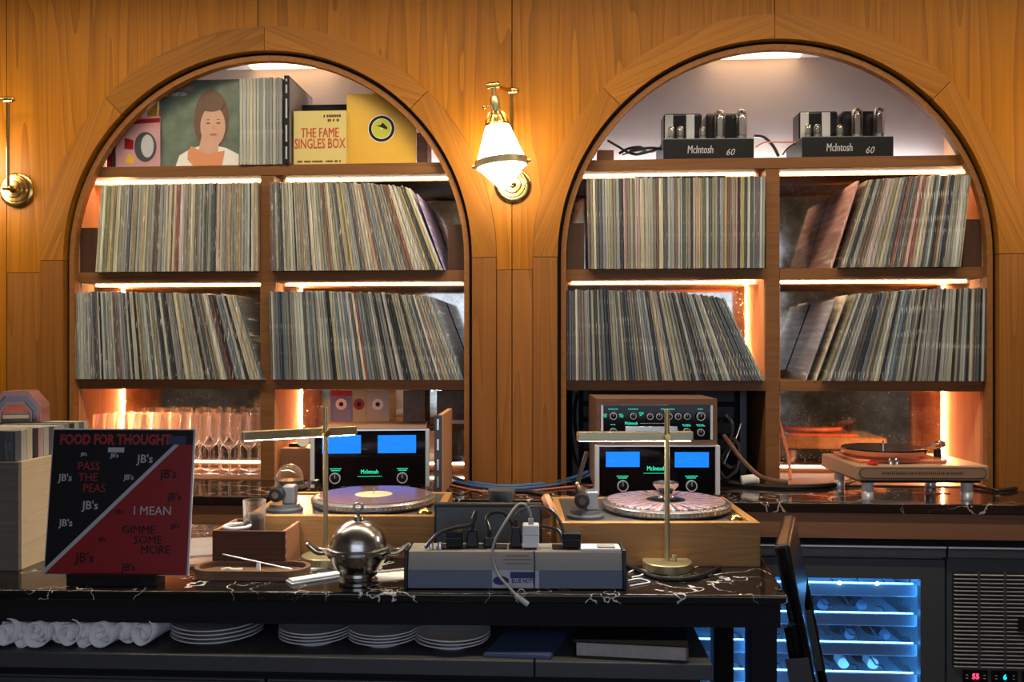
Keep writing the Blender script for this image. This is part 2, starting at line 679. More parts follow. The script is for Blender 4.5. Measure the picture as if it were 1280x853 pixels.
M['cool_in'] = mat('cooler_liner', (0.50, 0.56, 0.62), 0.5, 0.0)
M['cool_rail'] = mat('cooler_rail', (0.13, 0.16, 0.20), 0.35, 0.3)
M['digit_red'] = mat('red_digits', (0.5, 0, 0.05), 0.5, emis=(1.0, 0.03, 0.10), estr=3)
M['digit_blue'] = mat('blue_digits', (0, 0.3, 0.6), 0.5, emis=(0.0, 0.45, 1.0), estr=3)
M['bottle'] = mat('bottle_glass', (0.02, 0.035, 0.03), 0.08)
M['bluecable'] = mat('blue_cable', (0.05, 0.13, 0.30), 0.4)
M['redcable'] = mat('copper_cable', (0.55, 0.16, 0.08), 0.4)
M['leather'] = mat('black_leather', (0.010, 0.010, 0.011), 0.35, bump=0.2, vscale=120)
M['floor'] = mat('dark_floor', (0.05, 0.04, 0.035), 0.5, var=0.3, vscale=6)
M['roomwall'] = mat('room_wall', (0.24, 0.20, 0.17), 0.8, var=0.2, vscale=3)

# ------------------------------------------------------------------ room shell
ZC, ZT = 0.945, 0.90          # counter and table heights
ROOM = (-3.3, 2.9, -5.5, 0.47, 0.0, 3.0)
struct('floor', box(BM(), -3.3, 2.9, -5.5, 0.47, -0.1, 0.0), M['floor'])
struct('ceiling', box(BM(), -3.3, 2.9, -5.5, 0.47, 3.0, 3.1), M['roomwall'])
struct('wall_left', box(BM(), -3.4, -3.3, -5.5, 0.47, 0, 3.0), M['roomwall'])
struct('wall_right', box(BM(), 2.9, 3.0, -5.5, 0.47, 0, 3.0), M['roomwall'])
struct('wall_front', box(BM(), -3.3, 2.9, -5.6, -5.5, 0, 3.0), M['roomwall'])

# ------------------------------------------------------------------ panelled back wall with two arches
AR, AB = 0.7425, 0.828        # opening radius, band outer radius
ZS = 1.742                    # spring line
ARCH = {'left': -1.0865, 'right': 0.6975}
ZTOP = 3.0
wall = struct('wall_back')
TH = 0.03                     # panel thickness, face at y = 0


def arc(cx, r, a0, a1, n):
    return [(cx + r * math.cos(a0 + (a1 - a0) * i / n), ZS + r * math.sin(a0 + (a1 - a0) * i / n)) for i in range(n + 1)]


g = 0.0016
lx, rx = ARCH['left'], ARCH['right']
seamL, seamR, seamM = -1.112, 0.698, -0.204
zj = 1.70                     # where the lower boards begin


def corner_arc(cx, r, xa, xb, n=40):
    """arc points over x in [xa, xb] (clipped to the circle), left to right"""
    xa, xb = max(xa, cx - r), min(xb, cx + r)
    a0, a1 = math.acos((xa - cx) / r), math.acos((xb - cx) / r)
    return [(cx + r * math.cos(a0 + (a1 - a0) * i / n), ZS + r * math.sin(a0 + (a1 - a0) * i / n)) for i in range(n + 1)]


rb = AB + 0.001
# upper veneer panels: rectangles with the arch bitten out of them
upper = []
upper.append([(-2.045 + g, zj), (-2.045 + g, ZTOP), (seamL - g, ZTOP)] + list(reversed(corner_arc(lx, rb, lx - rb, seamL - g))) + [(lx - rb, zj)])
upper.append([(seamL + g, ZTOP)] + [(seamM - g, ZTOP), (seamM - g, zj), (lx + rb, zj)] + list(reversed(corner_arc(lx, rb, seamL + g, lx + rb))))
upper.append([(seamM + g, zj), (seamM + g, ZTOP), (seamR - g, ZTOP)] + list(reversed(corner_arc(rx, rb, rx - rb, seamR - g))) + [(rx - rb, zj)])
upper.append([(seamR + g, ZTOP), (1.655 - g, ZTOP), (1.655 - g, zj), (rx + rb, zj)] + list(reversed(corner_arc(rx, rb, seamR + g, rx + rb))))
upper.append([(-3.3, ZC), (-3.3, ZTOP), (-2.045 - g, ZTOP), (-2.045 - g, ZC)])
upper.append([(1.655 + g, ZC), (1.655 + g, ZTOP), (2.9, ZTOP), (2.9, ZC)])
for p in upper:
    obj('wall_panel', prism(BM(), p, 0.0, TH), M['panel'], wall)
# lower boards between and beside the arches
for x0, x1 in ((-2.045, lx - AB), (lx + AB, seamM), (seamM, rx - AB), (rx + AB, 1.655)):
    obj('wall_board', box(BM(), x0 + g, x1 - g, 0.001, TH, ZC, zj - g), M['jamb'], wall)
# arch bands: four curved pieces and two straight jamb boards each
for cx in (lx, rx):
    for k in range(4):
        a0, a1 = PI - k * PI / 4 - 0.0012, PI - (k + 1) * PI / 4 + 0.0012
        poly = arc(cx, AB, a0, a1, 14) + list(reversed(arc(cx, AR, a0, a1, 14)))
        # local frame turned along the piece so that the grain follows it
        mid = (a0 + a1) / 2
        o = obj('arch_band', prism(BM(), poly, -0.006, TH), M['band'], wall)
        me = o.data
        T = Matrix.Translation((cx + 0.78 * math.cos(mid), 0, ZS + 0.78 * math.sin(mid))) @ Matrix.Rotation(-(mid - PI / 2), 4, 'Y')
        me.transform(T.inverted())
        o.matrix_local = T
    for s in (-1, 1):
        xs = sorted((cx + s * AR, cx + s * AB))
        obj('jamb_board', box(BM(), xs[0] + 0.0006, xs[1] - 0.0006, -0.006, TH, ZC, ZS - 0.0012), M['jamb'], wall)
# dark backing that shows in the seams
struct('wall_backing', prism(BM(), [(-3.3, ZC), (-3.3, 3.0), (2.9, 3.0), (2.9, ZC), (rx + AR + 0.012, ZC), (rx + AR + 0.012, ZS)]
       + arc(rx, AR + 0.012, 0, PI, 48)[1:] + [(rx - AR - 0.012, ZC), (lx + AR + 0.012, ZC)] + arc(lx, AR + 0.012, 0, PI, 48) + [(lx - AR - 0.012, ZC)],
       TH + 0.0005, 0.040), M['gap'])

# ------------------------------------------------------------------ shelving niches
RI = AR - 0.030               # inner radius of the liner
YB = 0.37                     # back of the niche
YS = 0.045                    # shelf front
S1, S2, S3 = (2.050, 2.088), (1.664, 1.702), (1.275, 1.312)
CW = 0.048                    # divider width
ZN = 2.536                    # soffit of the cabinet behind the arch


def half(z):
    return RI


def outline(cx, r, z0, n=44):
    return [(cx - r, z0)] + [(cx + r * math.cos(PI - PI * i / n), ZS + r * math.sin(PI - PI * i / n)) for i in range(n + 1)] + [(cx + r, z0)]


CELLX = {}
for key, cx in ARCH.items():
    dvx = {'left': -1.095, 'right': 0.7025}[key]
    t = thing('arched_bookcase', {'left': 'arched walnut record shelves holding wine glasses at the bottom',
                                  'right': 'arched walnut record shelves with tube amplifiers on top'}[key], 'bookcase', (cx, 0, ZC))
    D = Vector((cx, 0, ZC))

    def loc_obj(name, bm, m, **kw):
        bmesh.ops.translate(bm, verts=bm.verts[:], vec=-D)
        return obj(name, bm, m, t, **kw)
    # liner: thin arched tunnel
    outer, inner = outline(cx, RI + 0.018, ZC), outline(cx, RI, ZC)
    loc_obj('arch_liner', prism(BM(), outer + list(reversed(inner)), 0.014, 0.044), M['liner'], smooth=True)
    loc_obj('light_leak_ring', prism(BM(), outline(cx, AR + 0.0125, ZC) + list(reversed(outline(cx, RI + 0.0172, ZC))), 0.0402, 0.0445), M['gap'])  # dark ring added to stop strip light leaking through the groove
    # back: plaster above the top shelf, mirror below
    loc_obj('plaster_back', box(BM(), cx - RI, cx + RI, YB - 0.012, YB + 0.006, S1[1], ZN), M['plaster'])
    loc_obj('back_panel', box(BM(), cx - RI, cx + RI, YB + 0.008, YB + 0.02, ZC, ZN), M['gap'])
    loc_obj('soffit', box(BM(), cx - RI, cx + RI, 0.046, YB + 0.006, ZN, ZN + 0.015), M['plaster'])
    for s in (-1, 1):
        xo = cx + s * RI
        loc_obj('side_panel', box(BM(), min(xo, xo + s * 0.015), max(xo, xo + s * 0.015), 0.046, YB + 0.006, ZC, ZN), M['side'])
    xl, xr = dvx - CW / 2, dvx + CW / 2
    loc_obj('divider', box(BM(), xl, xr, YS + 0.002, YB, ZC, S1[0]), M['shelf'], bevel=0.0015)
    for zz, (z0, z1) in zip((1, 2, 3), (S1, S2, S3)):
        h0 = half(z1)
        if zz == 1:
            loc_obj('shelf', box(BM(), cx - h0, cx + h0, YS, YB, z0, z1), M['shelf'], bevel=0.0015)
        else:
            loc_obj('shelf', box(BM(), cx - h0, xl, YS, YB, z0, z1), M['shelf'], bevel=0.0015)
            loc_obj('shelf', box(BM(), xr, cx + h0, YS, YB, z0, z1), M['shelf'], bevel=0.0015)
    # six mirror panes with wooden side cheeks and light strips
    rows = [(S2[1], S1[0], 1), (S3[1], S2[0], 2), (ZC, S3[0], 3)]
    for zb, zt, rw in rows:
        for side in (0, 1):
            xa, xb = (cx - half(zt), xl) if side == 0 else (xr, cx + half(zt))
            dark = key == 'right' and side == 0 and rw == 3
            up = 0.030
            loc_obj('mirror_pane', box(BM(), xa, xb, YB - 0.010, YB - 0.004, zb + up, zt), M['blackmatte'] if dark else M['mirror'])
            loc_obj('back_upstand', box(BM(), xa, xb, YB - 0.022, YB - 0.001, zb, zb + up), M['gap'] if dark else M['shelf'])
            if dark:
                continue
            if rw < 3:
                loc_obj('light_strip', box(BM(), xa + 0.02, xb - 0.02, 0.125, 0.133, zt - 0.005, zt - 0.0005), M['led_white'])
                loc_obj('strip_lip', box(BM(), xa + 0.005, xb - 0.005, 0.136, 0.144, zt - 0.010, zt), M['side'])
            else:
                loc_obj('light_strip', box(BM(), xa + 0.02, xb - 0.02, YB - 0.028, YB - 0.023, zb + 0.025, zb + 0.030), M['led_cool'])
            # upright strip in the back corner and pale side cheek
            if rw != 1:
                for s2, xe in ((0, xa), (1, xb)):
                    d = 1 if s2 == 0 else -1
                    want = (key == 'left' and s2 == 0) or (key == 'right' and s2 == 1)
                    loc_obj('side_cheek', box(BM(), min(xe, xe + d * 0.004), max(xe, xe + d * 0.004), YS + 0.012, YB - 0.012, zb, zt), M['side'])
                    if want:
                        loc_obj('light_strip', box(BM(), min(xe + d * 0.0045, xe + d * 0.0075), max(xe + d * 0.0045, xe + d * 0.0075), YB - 0.016, YB - 0.0115, zb + 0.03, zt - 0.004), M['led_warm'])
    for s in ((-1,) if key == 'left' else (1,)):
        xo = cx + s * RI
        loc_obj('light_strip', box(BM(), min(xo - s * 0.002, xo - s * 0.005), max(xo - s * 0.002, xo - s * 0.005), YB - 0.016, YB - 0.0115, S2[1] + 0.03, S1[0] - 0.01), M['led_warm'])
    # light strips of the top compartment: on the shelf and under the crown
    hw = half(S1[1])
    loc_obj('light_strip', box(BM(), cx - hw + 0.03, cx + hw - 0.03, YB - 0.040, YB - 0.028, S1[1], S1[1] + 0.008), M['led_top'])
    loc_obj('light_strip', box(BM(), cx - 0.17, cx + 0.17, 0.20, 0.345, ZN - 0.006, ZN - 0.001), M['led_crown'])
    # wooden floor of the outer bottom bay
    fx0, fx1 = (cx - RI, xl) if key == 'left' else (xr, cx + RI)
    loc_obj('floor_board', box(BM(), fx0, fx1, YS + 0.012, YB - 0.012, ZC, ZC + 0.004), M['shelf'])
    # bookend blocks in the upper row
    for s in (-1, 1):
        xo = cx + s * (half(S2[1]) - 0.002)
        loc_obj('bookend_block', box(BM(), min(xo, xo - s * 0.062), max(xo, xo - s * 0.062), YS + 0.006, YS + 0.20, S2[1], S2[1] + 0.165), M['block'], bevel=0.001)
    CELLX[key] = (xl, xr)

# ------------------------------------------------------------------ counter, cupboards and coolers below the arches
YF = -0.29                    # counter front edge
ct = thing('marble_counter', 'dark marble counter running along under both arches', 'counter', (-0.2, 0.0, ZC - 0.04))
obj('worktop', box(BM(), -3.1, 3.1, YF, YB, 0.008, 0.04), M['marble_b'], ct, bevel=0.004)
obj('fascia', box(BM(), -3.1, 3.1, YF + 0.008, YF + 0.028, -0.070, 0.008), M['fascia'], ct)
obj('edge_lip', box(BM(), -3.1, 3.1, YF + 0.005, YF + 0.028, 0.0, 0.008), M['fascia'], ct)

ck = atz(1182, 690, 0.8)
cool_x0, cool_xm, cool_x1 = -0.02, 1.165, 1.90
YK = -0.262                   # cooler face
ZK = at(1182, 683, YK).z      # cooler top
bk = thing('bottle_cooler', 'dark steel back-bar cooler with two blue-lit glass doors', 'cooler', (0.57, YK, 0.0))


def kx(px, py=760):
    return at(px, py, YK).x - 0.57


def kz(px, py):
    return at(px, py, YK).z


W0, W1 = kx(690), kx(1181)
obj('top_strip', box(BM(), W0, W1, -0.012, 0.6, kz(1182, 697), ZK), M['graphite'], bk, bevel=0.003)
obj('edge_highlight', box(BM(), W0, W1, -0.014, -0.010, ZK - 0.004, ZK + 0.001), M['rail'], bk)  # pale strip painting the highlight along the front edge of the top
obj('body_back', box(BM(), W0, W1, 0.56, 0.6, 0.06, kz(1182, 697)), M['cool_in'], bk)
obj('body_floor', box(BM(), W0, W1, 0.02, 0.6, 0.03, 0.06), M['cool_in'], bk)
obj('body_ceiling', box(BM(), W0, W1, 0.02, 0.6, kz(1182, 712), kz(1182, 697) - 0.001), M['cool_in'], bk)
for x in (W0, (kx(933) + kx(966)) / 2, W1):
    obj('body_side', box(BM(), x - 0.012, x + 0.012, 0.02, 0.6, 0.06, kz(1182, 712)), M['cool_in'], bk)
ztop = kz(1150, 724)
for d, (ga, gb, fa, fb) in enumerate(((kx(752), kx(933), kx(700), kx(948)), (kx(968), kx(1150), kx(950.5), kx(1180)))):
    bm = BM()
    box(bm, fa, ga, -0.004, 0.018, 0.08, kz(1150, 699.5))
    box(bm, gb, fb, -0.004, 0.018, 0.08, kz(1150, 699.5))
    box(bm, ga, gb, -0.004, 0.018, ztop, kz(1150, 699.5))
    box(bm, ga, gb, -0.004, 0.018, 0.08, 0.16)
    dr = obj('cooler_door', bm, M['graphite'], bk)
    obj('door_pane', box(BM(), ga, gb, 0.004, 0.008, 0.16, ztop), M['pane'], dr)
    obj('light_strip', box(BM(), ga - 0.01, gb + 0.01, 0.03, 0.05, ztop + 0.012, ztop + 0.020), M['cool_led'], bk)
    for s, x in ((1, ga - 0.022), (-1, gb + 0.022)):
        obj('light_strip', box(BM(), min(x, x - s * 0.006), max(x, x - s * 0.006), 0.03, 0.04, 0.2, ztop - 0.01), M['cool_led'], bk)
    for k in range(6):
        zr = kz(1080, 736.5) - k * 0.0945
        sh = obj('bottle_shelf', box(BM(), ga - 0.012, gb + 0.012, 0.055, 0.068, zr - 0.036, zr), M['cool_rail'], bk, bevel=0.002)
        # bent wire cradles running from front to back
        for q in range(6):
            xw = ga + 0.02 + q * (gb - ga - 0.04) / 5
            bm = BM()
            tube(bm, [(xw - 0.026, 0.082, zr + 0.050), (xw - 0.006, 0.082, zr + 0.020), (xw + 0.014, 0.082, zr + 0.016), (xw + 0.024, 0.085, zr - 0.004)], 0.0026, 5, smooth=False)
            tube(bm, [(xw - 0.026, 0.082, zr + 0.050), (xw - 0.026, 0.5, zr + 0.045)], 0.002, 5, smooth=False)
            obj('wire_cradle', bm, M['black'], sh)
        obj('shelf_deck', box(BM(), ga - 0.012, gb + 0.012, 0.07, 0.52, zr - 0.042, zr - 0.036), M['cool_in'], sh)
        obj('light_strip', box(BM(), ga - 0.005, gb + 0.005, 0.0685, 0.0725, zr - 0.003, zr + 0.0015), M['cool_led'], sh)  # glowing strip added to paint the brightly lit rail edge
        if k == 0:
            for q in range(3):
                xb_ = kx((1011, 1056, 1104)[q] if d else (800, 845, 890)[q])
                obj('led_bulb', ball(BM(), (xb_, 0.052, zr + 0.004), 0.0055, 10), M['cool_bulb'], bk)

# bottles lying in the cooler, necks to the door
M['psnavy'] = mat('navy_foil', (0.03, 0.045, 0.08), 0.4)


def bottle_mesh():
    bm = BM()
    lathe(bm, [(0, 0.30), (0.036, 0.30), (0.038, 0.292), (0.038, 0.11), (0.030, 0.085), (0.016, 0.06), (0.0145, 0.012), (0.017, 0.010), (0.017, 0.0), (0, 0.0)],
          20, M=Matrix.Rotation(-PI / 2, 4, 'X'))
    return to_mesh('bottle', bm, True)


bme = bottle_mesh()
bme.materials.append(M['bottle'])
foil = BM()
lathe(foil, [(0, -0.001), (0.0178, -0.001), (0.0178, 0.05), (0.0172, 0.05)], 18, M=Matrix.Rotation(-PI / 2, 4, 'X'))
foil = to_mesh('foil_cap', foil, True)
foil.materials.append(M['offwhite'])
foil_dark = foil.copy()
foil_dark.materials.clear()
foil_dark.materials.append(M['psnavy'])
lab = BM()
lathe(lab, [(0.0384, 0.14), (0.0384, 0.25)], 20, M=Matrix.Rotation(-PI / 2, 4, 'X'))
lab = to_mesh('paper_label', lab, True)
lab.materials.append(M['offwhite'])
brow = {3: [(1030, 'first'), (1067, 'second'), (1105, 'third')], 1: [(1040, 'a'), (1090, 'b')], 2: [(1020, 'a'), (1075, 'b'), (1120, 'c')]}
blabels = {(3, 0): 'bottle lying low in the right cooler door, nearest the folding chair', (3, 1): 'pale-capped bottle in the lowest visible rack, middle of three',
           (3, 2): 'pale-capped bottle in the lowest visible rack, nearest the grille', (1, 0): 'left bottle in the second cooler rack from the top',
           (1, 1): 'right bottle in the second cooler rack from the top', (2, 0): 'leftmost bottle in the third cooler rack from the top',
           (2, 1): 'middle bottle in the third cooler rack from the top', (2, 2): 'rightmost bottle in the third cooler rack from the top'}
for k, row in brow.items():
    zr = kz(1080, 736.5) - k * 0.0945
    for i, (px, _) in enumerate(row):
        b_ = thing('wine_bottle', blabels[(k, i)], 'bottle', (kx(px) + 0.57, YK + 0.10, zr + 0.016), 0, 'bottles in the blue-lit cooler')
        obj('glass_body', bme, None, b_)
        obj('foil_cap', foil if k == 3 else foil_dark, None, b_)
        obj('paper_label', lab, None, b_)

# compressor unit with louvred grille
cu = thing('compressor_unit', 'dark louvred compressor cabinet with red and blue digital displays', 'cabinet', (kx(1182.5) + 0.57, YK, 0.0))
D = kx(1182.5)


def gx(px, py=770):
    return kx(px, py) - D


Wc = 0.58
obj('cabinet_front', box(BM(), 0.002, Wc, 0.0, 0.018, 0.06, kz(1240, 698.5)), M['graphite'], cu, bevel=0.002)
obj('cabinet_body', box(BM(), 0.002, Wc, 0.02, 0.58, 0.03, kz(1240, 698.5) - 0.002), M['graphite'], cu)
obj('top_strip', box(BM(), 0.002, Wc, -0.012, 0.58, kz(1182, 697), ZK), M['graphite'], cu, bevel=0.003)
obj('edge_highlight', box(BM(), 0.002, Wc, -0.014, -0.010, ZK - 0.004, ZK + 0.001), M['rail'], cu)  # same painted edge highlight, continued over the compressor
obj('front_bolt', lathe(BM(), [(0, -0.004), (0.003, -0.004), (0.0045, 0.0), (0, 0.0)], 12, (gx(1240), 0, kz(1240, 708)), Matrix.Rotation(-PI / 2, 4, 'X')), M['chrome'], cu)
cols = ((1192, 1221), (1224.5, 1253), (1257, 1286))
slat = None
z0s, z1s = kz(1205, 717.5), kz(1205, 832)
obj('grille_recess', box(BM(), gx(1190), gx(1290), -0.0012, -0.0004, z1s - 0.006, z0s + 0.006), M['gap'], cu)
for (a, b) in cols:
    xa, xb = gx(a), gx(b)
    for k in range(24):
        z = z0s + (z1s - z0s) * k / 23
        if slat is None:
            bm = BM()
            w = xb - xa
            hexa(bm, [(0, -0.007, -0.004), (w, -0.007, -0.004), (w, -0.0015, -0.004), (0, -0.0015, -0.004),
                      (0, -0.007, -0.0018), (w, -0.007, -0.0018), (w, -0.0015, -0.0012), (0, -0.0015, -0.0012)])
            slat = to_mesh('louvre_slat', bm)
            slat.materials.append(M['slatgrey'])
        obj('louvre_slat', slat, None, cu, loc=(xa, 0, z))
for (a, b) in ((1221.6, 1224), (1253.6, 1256.4)):
    obj('grille_bar', box(BM(), gx(a), gx(b), -0.008, -0.001, z1s - 0.006, z0s + 0.006), M['graphite'], cu)
obj('latch_cover', box(BM(), gx(1271), gx(1288), -0.011, -0.001, kz(1275, 789), kz(1275, 773.5)), M['black'], cu)
for (a, b, s, mm, shown) in ((1203, 1234, '55', 'digit_red', 1), (1239, 1271, '6', 'digit_blue', 1), (1277, 1308, '6', 'digit_blue', 0)):
    xc = (gx(a) + gx(b)) / 2
    dp = obj('display', box(BM(), gx(a), gx(b), -0.006, 0.0, kz(1220, 853), kz(1220, 838)), M['blackgloss'], cu, bevel=0.001)
    zc_ = kz(1220, 845.5)
    lettering(s, 0.022, M[mm], dp, (xc, -0.0065, zc_), name='digits', bold=0.0006)
    for u in (-1, 1):
        for v in (-1, 1):
            obj('indicator', box(BM(), xc + u * 0.026 - 0.003, xc + u * 0.026 + 0.003, -0.007, -0.006, zc_ + v * 0.005 - 0.001, zc_ + v * 0.005 + 0.001), M['greyprint'], dp)
# plain cupboard fronts left of the coolers
for i, (a, b, lb) in enumerate(((-3.1, -2.05, 'plain dark cupboard at the far left under the counter'),
                                (-2.045, -1.05, 'plain dark cupboard under the wine glasses'),
                                (-1.045, W0 + 0.57 - 0.014, 'plain dark cupboard under the blue-metered amplifier'),
                                (D + 0.57 + 0.59, 2.89, 'plain dark cupboard beyond the louvred compressor cabinet'))):
    c_ = thing('counter_cupboard', lb, 'cupboard', ((a + b) / 2, YK, 0))
    w = (b - a) / 2
    obj('cupboard_body', box(BM(), -w, w, 0.02, 0.58, 0.03, ZK), M['graphite'], c_)
    obj('cupboard_door', box(BM(), -w + 0.003, w - 0.003, 0.0, 0.018, 0.06, ZK - 0.03), M['graphite'], c_, bevel=0.002)

# ------------------------------------------------------------------ records on the shelves
TONES = {
    'cream': (0.50, 0.46, 0.33), 'pale grey': (0.40, 0.41, 0.37), 'mid grey': (0.24, 0.245, 0.235), 'olive grey': (0.27, 0.26, 0.19),
    'charcoal': (0.085, 0.09, 0.095), 'black': (0.022, 0.022, 0.025), 'tan': (0.33, 0.26, 0.17), 'brown': (0.15, 0.10, 0.075),
    'dusty red': (0.24, 0.09, 0.07), 'slate blue': (0.12, 0.16, 0.20), 'mustard': (0.36, 0.30, 0.14), 'dusty pink': (0.42, 0.29, 0.26)}
MIX_WARM_LIT = ['cream'] * 3 + ['pale grey'] * 5 + ['olive grey'] * 5 + ['mid grey'] * 4 + ['tan'] * 3 + ['charcoal'] * 3 + ['brown'] * 2 + ['black'] * 2 + ['dusty red', 'slate blue', 'mustard', 'dusty pink']  # upper rows: warm light put into the sleeve colours
MIX_COOL_LIT = ['pale grey'] * 6 + ['mid grey'] * 6 + ['charcoal'] * 5 + ['slate blue'] * 3 + ['olive grey'] * 3 + ['black'] * 3 + ['cream'] * 2 + ['tan', 'dusty red', 'brown']  # cooler light of the lower rows put into the colours
MIX_DIM_LIT = ['pale grey'] * 4 + ['mid grey'] * 6 + ['charcoal'] * 8 + ['black'] * 5 + ['slate blue'] * 2 + ['olive grey'] * 3 + ['brown'] * 2 + ['cream', 'tan']  # lower rows again, colours darkened to carry their dimmer light
YR = 0.022                    # spine plane (overhangs the shelf edge)


def nth(k):
    return {1: 'first ', 2: 'second ', 3: 'third '}.get(k, f"{k}{ {1: 'st', 2: 'nd', 3: 'rd'}.get(k % 10, 'th') if k not in (11, 12, 13) else 'th'} ")


def sleeve(bm, B0, B1, T0, T1, z0, h, yf, dep, col, lay):
    """wedge-shaped sleeve with a pinched spine; returns nothing, paints its loops"""
    fs0 = len(bm.faces)
    def ring(y, ins):
        out = []
        for (xb0, xb1, z) in ((B0, B1, z0), (T0, T1, z0 + h)):
            w = (xb1 - xb0) * ins
            out.append((xb0 + w, y, z))
            out.append((xb1 - w, y, z))
        return [bm.verts.new(p) for p in (out[0], out[1], out[3], out[2])]
    r0, r1, r2 = ring(yf, 0.2), ring(yf + 0.0022, 0.03), ring(yf + dep, 0.03)
    faces = [bm.faces.new(list(reversed(r0))), bm.faces.new(r2)]
    for a, b in ((r0, r1), (r1, r2)):
        for i in range(4):
            j = (i + 1) % 4
            faces.append(bm.faces.new((a[i], a[j], b[j], b[i])))
    for f in faces:
        for l in f.loops:
            l[lay] = (col[0], col[1], col[2], 1)


cells = [
    # key, base px range, top px range, shelf z, mix, where, individuals, label
    ('R1a', 735, 956, 733, 957, S2[1], MIX_WARM_LIT, 'upper left bay of the right arch', True),
    ('R1b', 1049, 1201, 1085, 1214, S2[1], MIX_WARM_LIT, 'upper right bay of the right arch', True),
    ('R2a', 708, 956, 708, 906, S3[1], MIX_DIM_LIT, 'lower left bay of the right arch', True),
    ('R2b', 1029, 1232, 1070, 1234, S3[1], MIX_DIM_LIT, 'lower right bay of the right arch', True),
    ('L2b', 339, 580, 336, 541, S3[1], MIX_COOL_LIT, 'lower right bay of the left arch', True),
    ('L1a', 118.5, 322, 126, 322, S2[1], MIX_WARM_LIT, 'upper left bay', False),
    ('L1b', 338, 553, 336, 512, S2[1], MIX_WARM_LIT, 'upper right bay', False),
    ('L2a', 90, 329, 88, 297, S3[1], MIX_COOL_LIT, 'lower left bay', False),
]
stuff_bm = BM()
stuff_lay = stuff_bm.loops.layers.float_color.new('rc')
n_rec = 0
PITCH = 0.0098
for key, b0, b1, t0, t1, zs, mix, where, single in cells:
    zpx = 330 if zs > 1.6 else 470
    XB0, XB1 = at(b0, zpx, YR).x, at(b1, zpx, YR).x
    XT0, XT1 = at(t0, zpx, YR).x, at(t1, zpx, YR).x
    n = max(8, round((XB1 - XB0) / PITCH))
    ws = [RND.choice((0.6, 0.8, 1.0, 1.0, 1.2, 1.5)) for _ in range(n)]
    tot = sum(ws)
    acc = 0.0
    ed = [0.0]
    for w in ws:
        acc += w / tot
        ed.append(acc)
    xB, xT = [], []
    for u in ed:
        if t1 - b1 < -20:      # tops crowd to the left, increasingly
            uu = 0.25 * u + 0.75 * u ** 1.8
            xb = XB0 + (XB1 - XB0) * (0.86 * u + 0.14 * u * u)
            lean0, lean1 = XT0 - XB0, XT1 - XB1
            xt = xb + lean0 + (lean1 - lean0) * uu
        elif t0 - b0 > 20:
            v = 1 - u
            uu = 0.25 * v + 0.75 * v ** 1.6
            xb = XB1 + (XB0 - XB1) * (0.86 * v + 0.14 * v * v)
            lean0, lean1 = XT1 - XB1, XT0 - XB0
            xt = xb + lean0 + (lean1 - lean0) * uu
        else:
            xb = XB0 + (XB1 - XB0) * u
            xt = XT0 + (XT1 - XT0) * u
        xB.append(xb)
        xT.append(xt)
    seen = {}
    for i in range(n):
        cname = RND.choice(mix)
        seen[cname] = seen.get(cname, 0) + 1
        base = TONES[cname]
        j = RND.uniform(0.8, 1.2)
        col = [min(0.8, c * j * RND.uniform(0.95, 1.05)) for c in base]
        lean = (xT[i] + xT[i + 1] - xB[i] - xB[i + 1]) / 2
        hh = math.sqrt(max(0.315 ** 2 - lean ** 2, 0.04)) + RND.choice((0, 0, 0, 0.002, -0.002, 0.004))
        yf = YR + RND.uniform(-0.004, 0.004)
        if single:
            ox = (xB[i] + xB[i + 1]) / 2
            bm = BM()
            lay = bm.loops.layers.float_color.new('rc')
            sleeve(bm, xB[i] - ox, xB[i + 1] - ox, xT[i] - ox, xT[i + 1] - ox, 0, hh, yf - YR, 0.315, col, lay)
            o = obj('record_sleeve', bm, M['rec'], loc=(ox, YR, zs))
            tag(o, f'{nth(seen[cname])}{cname} LP sleeve from the left, {where}', 'record', f'LPs in the {where}')
            n_rec += 1
        else:
            sleeve(stuff_bm, xB[i], xB[i + 1], xT[i], xT[i + 1], zs, hh, yf, 0.315, col, stuff_lay)
so = obj('packed_records', stuff_bm, M['rec'])
so['kind'] = 'stuff'
tag(so, 'packed LP sleeves filling three bays of the left arch', 'records')


def single_sleeve(name, label, px_b, px_t, zs, col, y0, h=0.315, dep=0.315, th=0.006, group=None):
    """one leaning sleeve at the end of a row, seen from its cover side"""
    xb, xt = at(px_b, 400, y0).x, at(px_t, 400, y0).x
    bm = BM()
    lay = bm.loops.layers.float_color.new('rc')
    hh = math.sqrt(h * h - min(0.2, abs(xt - xb)) ** 2)
    sleeve(bm, 0, th, xt - xb, xt - xb + th, 0, hh, 0, dep, col, lay)
    return tag(obj(name, bm, M['rec'], loc=(xb, y0, zs)), label, 'record', group)


single_sleeve('record_sleeve', 'pink LP sleeve leaning behind the upper right bay row in the right arch', 1037, 1071, S2[1], (0.55, 0.30, 0.26), 0.045, th=0.010)
single_sleeve('record_sleeve', 'grey LP sleeve tipped low at the left of the lower right bay', 1006, 1043, S3[1], (0.30, 0.30, 0.36), 0.05, h=0.30, dep=0.3)
single_sleeve('record_sleeve', 'cream LP sleeve beside the dark lower right row in the right arch', 1018, 1057, S3[1], (0.62, 0.52, 0.42), 0.04, th=0.008)
single_sleeve('record_sleeve', 'lilac LP sleeve slumped at the right end of the upper left-arch row', 555, 520, S2[1], (0.30, 0.26, 0.46), 0.03, h=0.29, dep=0.3, th=0.005)
# LP lying flat across the row in the right arch
p = at(850, 222, 0.03)
fl = thing('flat_record', 'LP sleeve lying flat on top of the upper left row, right arch', 'record', (p.x, 0.03, S2[1] + 0.3205))
bm = BM()
box(bm, -0.158, 0.158, 0, 0.31, 0.0, 0.004)
obj('sleeve_board', bm, mat('clear_sleeve', (0.30, 0.27, 0.24), 0.25), fl)

# ------------------------------------------------------------------ top shelf, left arch
ZA = S1[1]


